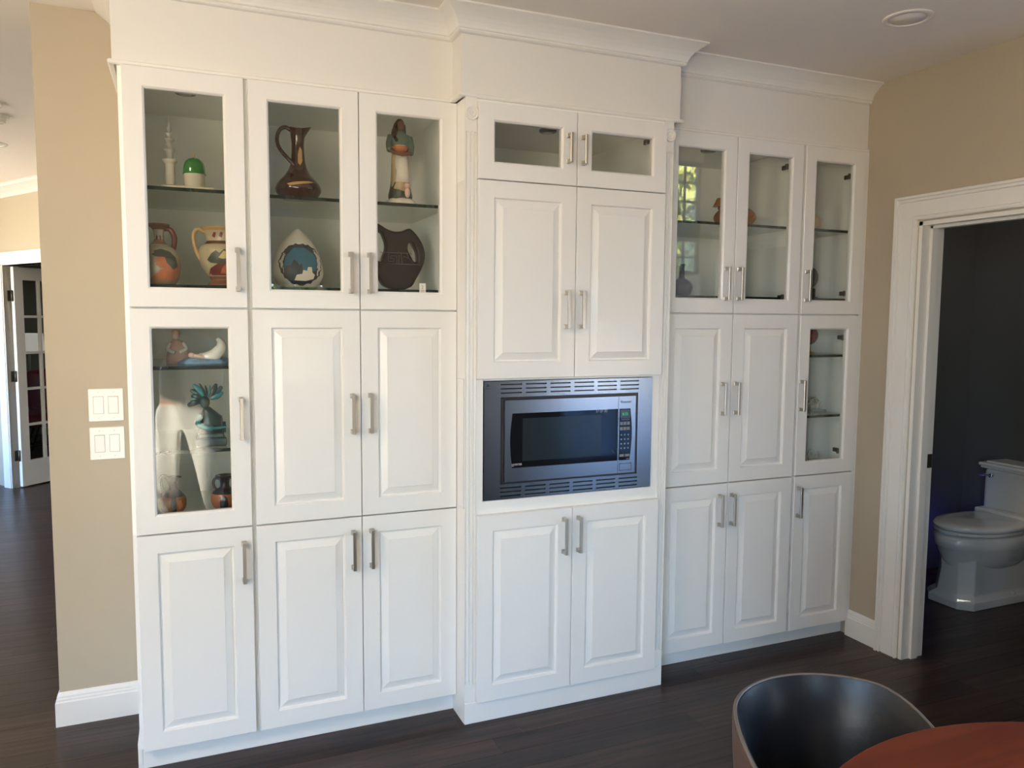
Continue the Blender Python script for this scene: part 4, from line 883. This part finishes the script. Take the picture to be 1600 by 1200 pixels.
b = MB(); rn = random.Random(5)
for i in range(46):
    a = rn.uniform(0, 6.28); e = rn.uniform(.1, 1.4); q = Vector((3.140+.040*math.cos(a)*math.cos(e), .20+.028*math.sin(a)*math.cos(e), ZH+.012+.052*math.sin(e)))
    b.ball(q, rn.uniform(.0035, .0075), 0, 8, 5)
for i in range(10):
    a = 2*math.pi*i/10; b.tube(bez([(3.140+.042*math.cos(a), .20+.03*math.sin(a), ZH+.008), (3.140+.044*math.cos(a+.3), .20+.03*math.sin(a+.3), ZH+.035), (3.140+.01*math.cos(a), .20+.01*math.sin(a), ZH+.068)], 5), .002, 6)
b.build('openwork', P['silver'], t)
t = thing('figurine', 'small clear crystal swan on the bottom of the right middle cabinet', 'figurine', (3.12, .17, ZF))
b = MB(); b.ball((3.118, .17, ZF+.022), (.028, .018, .018)).tube(bez([(3.100, .17, ZF+.030), (3.088, .17, ZF+.048), (3.098, .17, ZF+.066), (3.108, .17, ZF+.060)]), .005, 8).lathe([(.020, 0), (.020, .004), (.008, .006), (0, .006)], 3.118, .17, 16, z=ZF)
b.build('body', P['crystal'], t)
b = MB(); b.tube(bez([(3.130, .16, ZF+.03), (3.145, .165, ZF+.045), (3.150, .17, ZF+.055)]), [.010]*10+[.006]*10+[.002], 8); b.build('wing', P['crystal'], t)

# ------------------------------------------------------------------ toilet
TY = .135
def egg(x0, x1, hw_, z, n=40, e=2.2, cut=None):
    """plan outline: pointed toward -x"""
    pts = []; cx = x0+(x1-x0)*.56; 
    for i in range(n):
        a = 2*math.pi*i/n; c_, s_ = math.cos(a), math.sin(a)
        lx = (x1-cx) if c_ > 0 else (cx-x0); ee = 3.2 if c_ > 0 else 2.0
        px = cx+lx*math.copysign(abs(c_)**(2/ee), c_); py = TY+hw_*math.copysign(abs(s_)**(2/ee), s_)
        pts.append((px, py, z))
    return pts
t = thing('toilet', 'white toilet with closed lid in the dark powder room', 'toilet', (4.4, TY, 0))
def octo(x0, x1, hw_, z, c=.06):
    return [(x0, TY-hw_+c, z), (x0+c, TY-hw_, z), (x1, TY-hw_, z), (x1, TY+hw_, z), (x0+c, TY+hw_, z), (x0, TY+hw_-c, z)]
MB().loft([octo(4.075, 4.74, .150, 0), octo(4.075, 4.74, .150, .042), octo(4.088, 4.74, .140, .055), octo(4.108, 4.74, .122, .072), octo(4.120, 4.72, .112, .20), octo(4.118, 4.70, .114, .27)], 0, False).build('pedestal', P['porc'], t, bevel=.006)
MB().loft([egg(4.13, 4.62, .11, .20), egg(4.10, 4.64, .145, .25), egg(4.075, 4.64, .172, .30), egg(4.062, 4.64, .182, .330), egg(4.052, 4.64, .186, .338), egg(4.050, 4.64, .188, .395), egg(4.060, 4.64, .182, .402)]).build('bowl', P['porc'], t)
MB().loft([egg(4.062, 4.55, .182, .408), egg(4.055, 4.55, .187, .412), egg(4.055, 4.55, .187, .424), egg(4.062, 4.55, .182, .428)]).build('seat', P['porc'], t)
MB().loft([egg(4.060, 4.58, .186, .431), egg(4.052, 4.58, .192, .436), egg(4.052, 4.58, .192, .450), egg(4.064, 4.58, .184, .458), egg(4.12, 4.575, .15, .464)]).build('lid', P['porc'], t)
MB().box(4.55, 4.63, TY-.19, TY+.19, .404, .478, c=.01).build('bidet_unit', P['porc'], t)
MB().box(4.645, 4.815, TY-.205, TY+.205, .40, .705, c=.02).build('tank', P['porc'], t)
MB().box(4.630, 4.825, TY-.222, TY+.222, .706, .722, c=.006).box(4.620, 4.829, TY-.230, TY+.230, .722, .740, c=.006).box(4.650, 4.820, TY-.20, TY+.20, .740, .752, c=.006).build('tank_lid', P['porc'], t)
MB().tube([(4.648, TY+.150, .668), (4.622, TY+.150, .668)], .013, 14).tube(bez([(4.630, TY+.150, .668), (4.618, TY+.18, .669), (4.612, TY+.215, .667)]), [.006]*10+[.007]*11, 10).build('flush_lever', P['chrome'], t)
for yy in (-.13,): MB().ball((4.47, TY+yy, .058), (.016, .016, .012)).build('bolt_cap', P['porc'], t)
t = thing('waste_bin', 'small black bin on the powder room floor left of the toilet', 'bin', (4.13, .48, 0))
MB().lathe([(.070, 0), (.085, .24), (.088, .245), (.082, .245), (.07, .02)], 4.12, .50, 28).build('bucket', P['black'], t)
MB().lathe([(.089, .246), (.089, .256), (.05, .268), (0, .27)], 4.12, .50, 28).build('lid', P['black'], t)

# ------------------------------------------------------------------ dining table and chair
tx, ty, tr, tz = 1.52, -2.42, .65, .75
t = thing('dining_table', 'round reddish-brown wooden dining table in the bottom right corner', 'table', (tx, ty, 0))
MB().lathe([(0, -.032), (tr-.03, -.032), (tr-.008, -.026), (tr-.002, -.016), (tr, -.008), (tr-.003, -.002), (tr-.008, 0), (0, 0)], tx, ty, 96, z=tz).build('tabletop', P['table'], t)
MB().lathe([(0, -.07), (.30, -.07), (.30, -.032), (0, -.032)], tx, ty, 48, z=tz).lathe(smoothp([(.045, .05), (.06, .12), (.045, .25), (.04, .45), (.06, .62), (.10, .68)]), tx, ty, 32).build('pedestal', P['table'], t)
for k in range(4):
    a = R(45+90*k); MB().tube(bez([(tx+.03*math.cos(a), ty+.03*math.sin(a), .16), (tx+.2*math.cos(a), ty+.2*math.sin(a), .12), (tx+.40*math.cos(a), ty+.40*math.sin(a), .026)]), .026, 10).build('foot', P['table'], t)
chx, chy, chr_ = 1.447, -1.70, .245
t = thing('dining_chair', 'curved-back black leather chair with brown outer shell tucked at the table', 'chair', (chx, chy, 0))
def rimz(a):       # a: 0 = east, 90 = north; the rim stays high round the back and falls to the arm tips
    d = abs(math.degrees(a)-88); f = min(1, max(0, (d-52)/85)); f = f*f*(3-2*f); return .745-.135*f
def shell(r_off, zb, zdrop, a0=R(-52), a1=R(232), n=48, m=8, flare=.035, pad=0):
    G = []
    for j in range(m+1):
        f = j/m; row_ = []
        for i in range(n+1):
            a = a0+(a1-a0)*i/n; z = zb+(rimz(a)-zdrop-zb)*f; r_ = chr_+r_off-flare*(1-f)**1.6-pad*min(1, (1-f)*2.6)**.6
            row_.append((chx+r_*math.cos(a), chy+r_*math.sin(a), z))
        G.append(row_)
    return G
def grid_faces(mb, G, flip=False):
    n = len(G[0]); vs = [p for r in G for p in r]
    mb.add(vs, [(j*n+i, j*n+i+1, (j+1)*n+i+1, (j+1)*n+i) for j in range(len(G)-1) for i in range(n-1)], 0, True)
Go, Gm, Gi = shell(0, .36, .004), shell(-.010, .36, .002), shell(-.0125, .42, .002, pad=.024)
b = MB(); grid_faces(b, Go); grid_faces(b, Gm); b.add(Go[-1]+Gm[-1], [(i, i+1, len(Go[-1])+i+1, len(Go[-1])+i) for i in range(len(Go[-1])-1)], 0, True); b.build('outer_shell', P['brownleather'], t)
Gm2, b = shell(-.0105, .42, .003), MB(); grid_faces(b, Gm2); grid_faces(b, Gi); b.add(Gm2[-1]+Gi[-1], [(i, i+1, len(Gi[-1])+i+1, len(Gi[-1])+i) for i in range(len(Gi[-1])-1)], 0, True)
for e in (0, -1): b.add([r[e] for r in Gm2]+[r[e] for r in reversed(Gi)], [tuple(range(2*len(Gi)))], 0)
b.build('backrest', P['blackleather'], t)
MB().tube([(p[0]-.006*math.cos(R(-52)+(R(284))*i/48), p[1]-.006*math.sin(R(-52)+(R(284))*i/48), p[2]+.001) for i, p in enumerate(Go[-1])], .0042, 8).build('piping', P['piping'], t)
MB().lathe(smoothp([(.0, .395), (.19, .395), (.205, .41), (.207, .43), (.20, .452), (.17, .463), (0, .468)]), chx, chy, 48, cap=False).build('seat', P['blackleather'], t)
MB().lathe([(0, .36), (.17, .36), (.19, .375), (.19, .394), (0, .394)], chx, chy, 40).build('seat_base', P['brownleather'], t)
for k in range(4):
    a = R(45+90*k); MB().tube([(chx+.13*math.cos(a), chy+.13*math.sin(a), .36), (chx+.22*math.cos(a), chy+.22*math.sin(a), .0)], [.016, .010], 10).build('leg', P['black'], t)

# ------------------------------------------------------------------ office beyond the french door: red chair, lamp
rx, ry = -1.18, 7.35
t = thing('armchair', 'red tufted leather armchair on thin dark legs seen through the french door', 'armchair', (rx, ry, 0))
MB().box(rx-.34, rx+.34, ry-.30, ry+.30, .34, .50, c=.05).build('seat', P['red'], t)
for k in range(3):
    x0 = rx-.34+k*.228; MB().box(x0, x0+.224, ry+.16, ry+.30, .48, .96, c=.05).build('back_cushion', P['red'], t)
for s in (-1, 1): MB().box(rx+s*.39-.055, rx+s*.39+.055, ry-.32, ry+.28, .36, .72, c=.05).build('armrest', P['red'], t)
for sx in (-1, 1):
    for sy in (-1, 1): MB().tube([(rx+sx*.22, ry+sy*.18, .35), (rx+sx*.33, ry+sy*.30, 0)], .011, 8).build('leg', P['black'], t)
MB().tube([(rx-.30, ry-.26, .12), (rx+.30, ry+.26, .12)], .007, 8).tube([(rx+.30, ry-.26, .12), (rx-.30, ry+.26, .12)], .007, 8).build('stretcher', P['black'], t)
lx, ly = -1.60, 8.3
t = thing('floor_lamp', 'white drum-shade floor lamp in the grey office behind the red armchair', 'lamp', (lx, ly, 0))
MB().lathe([(0, 0), (.14, 0), (.14, .02), (.012, .03), (.012, 1.15), (0, 1.15)], lx, ly, 24).build('stand', P['dark_metal'], t)
MB().lathe([(.17, 1.12), (.155, 1.36)], lx, ly, 36, cap=False).lathe([(.165, 1.12), (.150, 1.36)], lx, ly, 36, cap=False).build('lamp_shade', P['shade'], t)
MB().ball((lx, ly, 1.22), .03).build('bulb', P['plate'], t)

# ------------------------------------------------------------------ the photographer, seen only as a reflection
px, py = .135, -3.34
person = thing('person', 'person in paint-stained white trousers and pale top taking the photo, reflected in the glass', 'person', (px, py, 0))
def skin(name, joints, edges, m, parent, root=0, sub=2):
    me = bpy.data.meshes.new(name); me.from_pydata([j[0] for j in joints], edges, []); o = bpy.data.objects.new(name, me); C.objects.link(o)
    o.modifiers.new('skin', 'SKIN').use_smooth_shade = True
    for v, j in zip(me.skin_vertices[0].data, joints): v.radius = j[1] if isinstance(j[1], tuple) else (j[1], j[1])
    me.skin_vertices[0].data[root].use_root = True
    s = o.modifiers.new('s', 'SUBSURF'); s.levels = s.render_levels = sub
    bpy.context.view_layer.update(); dg = bpy.context.evaluated_depsgraph_get(); m2 = bpy.data.meshes.new_from_object(o.evaluated_get(dg)); bpy.data.objects.remove(o)
    m2.materials.clear(); m2.materials.append(m)
    for p in m2.polygons: p.use_smooth = True
    q = bpy.data.objects.new(name, m2); C.objects.link(q); adopt(q, parent); return q
def pp(x, y_, z): return (px+x, py+y_, z)
# body (face looks to +y, slightly down to the phone)
J = [(pp(0, 0, .93), (.150, .10)), (pp(0, .0, 1.10), (.135, .095)), (pp(0, .01, 1.28), (.155, .105)), (pp(0, .01, 1.40), (.13, .085)), (pp(0, .02, 1.48), .052), (pp(0, .035, 1.54), .055), (pp(0, .045, 1.63), (.078, .092)), (pp(0, .04, 1.70), (.062, .075)),
     (pp(-.18, .01, 1.41), .058), (pp(-.26, .06, 1.16), .043), (pp(-.10, .27, 1.34), .034), (pp(-.04, .32, 1.42), .026),
     (pp(.18, .01, 1.41), .058), (pp(.25, .0, 1.14), .043), (pp(.20, .14, .94), .034), (pp(.17, .19, .90), .028),
     (pp(-.085, 0, .88), .088), (pp(-.10, .01, .50), .060), (pp(-.11, -.01, .10), .042), (pp(-.115, .10, .045), .038),
     (pp(.085, 0, .88), .088), (pp(.15, .04, .50), .060), (pp(.22, .05, .10), .042), (pp(.235, .16, .045), .038)]
E_ = [(0, 1), (1, 2), (2, 3), (3, 4), (4, 5), (5, 6), (6, 7), (3, 8), (8, 9), (9, 10), (10, 11), (3, 12), (12, 13), (13, 14), (14, 15), (0, 16), (16, 17), (17, 18), (18, 19), (0, 20), (20, 21), (21, 22), (22, 23)]
body = skin('body', J, E_, P['skin'], person)
# fingers of both hands
def hand(base, dirn, palm_n, thumb_side, curl):
    base, d, n_ = Vector(base), Vector(dirn).normalized(), Vector(palm_n).normalized(); s = d.cross(n_).normalized()*thumb_side
    for k, (off, L) in enumerate(((.024, .072), (.008, .080), (-.009, .075), (-.025, .058))):
        q = base+s*off; pts = [(q, .0095), (q+d*L*.45, .0085), (q+d*L*.75+n_*L*curl*.35, .0078), (q+d*L*.85+n_*L*curl*.8, .007)]
        skin('finger', [(tuple(a), r_) for a, r_ in pts], [(0, 1), (1, 2), (2, 3)], P['skin'], person, sub=1)
    q = base-d*.035+s*.030; pts = [(q, .012), (q+s*.028+d*.02, .010), (q+s*.036+d*.045+n_*.012, .009)]
    skin('finger', [(tuple(a), r_) for a, r_ in pts], [(0, 1), (1, 2)], P['skin'], person, sub=1)['label'] = 'thumb'
hand(pp(-.015, .345, 1.455), (.55, .2, .8), (.1, 1, -.1), -1, .4)
hand(pp(.155, .215, .865), (-.25, .5, -.8), (-.9, 0, .2), 1, .9)
# trousers, top, hair, shoes
J = [(pp(0, 0, .99), (.168, .125)), (pp(0, 0, .90), (.175, .13)), (pp(-.092, 0, .82), .105), (pp(-.104, .01, .50), .086), (pp(-.116, -.005, .12), .078), (pp(.092, 0, .82), .105), (pp(.155, .04, .50), .088), (pp(.225, .05, .12), .080)]
skin('trousers', J, [(0, 1), (1, 2), (2, 3), (3, 4), (1, 5), (5, 6), (6, 7)], P['denim'], person)
J = [(pp(0, 0, .90), (.180, .136)), (pp(0, .0, 1.12), (.16, .12)), (pp(0, .01, 1.30), (.175, .125)), (pp(0, .012, 1.415), (.13, .09)), (pp(-.185, .01, 1.405), .072), (pp(-.262, .06, 1.16), .058), (pp(-.13, .225, 1.30), .046), (pp(.185, .01, 1.405), .072), (pp(.252, .0, 1.14), .058), (pp(.212, .11, .98), .046)]
skin('sweatshirt', J, [(0, 1), (1, 2), (2, 3), (3, 4), (4, 5), (5, 6), (3, 7), (7, 8), (8, 9)], P['shirt'], person)
MB().ball(pp(0, .025, 1.672), (.088, .100, .098), 0, 24, 14).build('hair', P['hair'], person)
fy = .045+.088
MB().ball(pp(0, .062, 1.640), (.068, .082, .095), 0, 24, 16).ball(pp(0, .148, 1.635), (.012, .016, .018)).ball(pp(-.078, .03, 1.64), (.010, .018, .028)).ball(pp(.078, .03, 1.64), (.010, .018, .028)).build('face', P['skin'], person)
MB().ball(pp(-.028, .134, 1.655), (.011, .007, .006)).ball(pp(.028, .134, 1.655), (.011, .007, .006)).build('eyes', P['black'], person)
MB().ball(pp(0, .139, 1.598), (.024, .008, .006)).build('mouth', P['maroon'], person)
for s, (fx, fy) in enumerate(((-.115, .06), (.235, .12))): MB().loft([[(px+fx+a*wd, py+fy+b_*ln, z) for a, b_ in ((-1, -1), (1, -1), (1.05, .5), (.6, 1), (-.6, 1), (-1.05, .5))] for z, wd, ln in ((0, .048, .135), (.03, .050, .135), (.06, .046, .11), (.10, .042, .06), (.13, .044, .05))]).build('boot', P['shoe'], person, bevel=.01)
ph = thing('phone', 'dark phone held up behind the camera position by the person', 'phone', (CAM.x, CAM.y-.05, CAM.z-.06))
ph['label'] = 'dark phone held up by the person in white trousers'
MB().box(CAM.x-.036, CAM.x+.036, CAM.y-.062, CAM.y-.054, CAM.z-.135, CAM.z+.015, c=.002).build('body', P['black'], ph)

# ------------------------------------------------------------------ outdoors behind the big windows
st('ground_outside', MB().box(-6, 2.2, -18, -8, -.40, -.30).box(-10, -4, 7, 13, -.40, -.30), P['grass'])
st('ground_patio', MB().box(2.2, 16, -18, YB-.16, -.40, -.30), mat('grey_paving', (.50, .52, .50), .8, noise_amt=.1, scale=2))
def tree(x, y_, h, rad, mats, lb, seed):
    t = thing('tree', lb, 'tree', (x, y_, -.3), 'trees outside the windows'); rr = random.Random(seed)
    MB().tube(bez([(x, y_, -.3), (x+.15, y_, h*.35), (x-.1, y_+.1, h*.8)]), [.16-.13*i/20 for i in range(21)], 10).build('trunk', P['bark'], t)
    for m_ in mats:
        b = MB(); cl = [(x+max(-rad, min(rad, rr.gauss(0, rad*.5))), y_+max(-rad, min(rad, rr.gauss(0, rad*.4))), rr.uniform(h*.18, h)) for _ in range(36)]
        for c_ in cl:
            for _ in range(90):
                p = Vector(c_)+Vector((rr.gauss(0, .35), rr.gauss(0, .35), rr.gauss(0, .28)))
                a = Vector((rr.uniform(-1, 1), rr.uniform(-1, 1), rr.uniform(-1, 1)))*.11; c2 = Vector((rr.uniform(-1, 1), rr.uniform(-1, 1), rr.uniform(-1, 1)))*.09
                b.add([p-a, p+c2, p+a, p-c2], [(0, 1, 2, 3)])
        lab(b.build('foliage', P[m_], t, fix=False), kind='stuff')
tree(9.0, -9.0, 6.2, 1.6, ('leaf1', 'leaf2'), 'green bushy tree outside the high right-hand window', 1)
tree(13.0, -14.5, 7.5, 2.0, ('leaf2', 'leaf1'), 'yellow-green tall tree farther out beyond the high window', 2)
tree(7.0, -14.5, 6, 1.8, ('leaf3', 'leaf1'), 'brown-leaved tree beyond the high window', 3)
tree(3.0, -10, 5.0, 2.2, ('leaf3', 'leaf2'), 'dry brown tree straight outside the wide low window', 4)
tree(-3.6, -13.5, 5.5, 2.4, ('leaf3', 'leaf2'), 'dry bushy tree left of the brown tree outside the wide window', 5)
tree(-7.4, 9.9, 5.0, 1.7, ('leaf1', 'leaf3'), 'unseen green tree added to screen the left hall window from the sun', 6)  # out of view, added to keep low sun off the hall floor
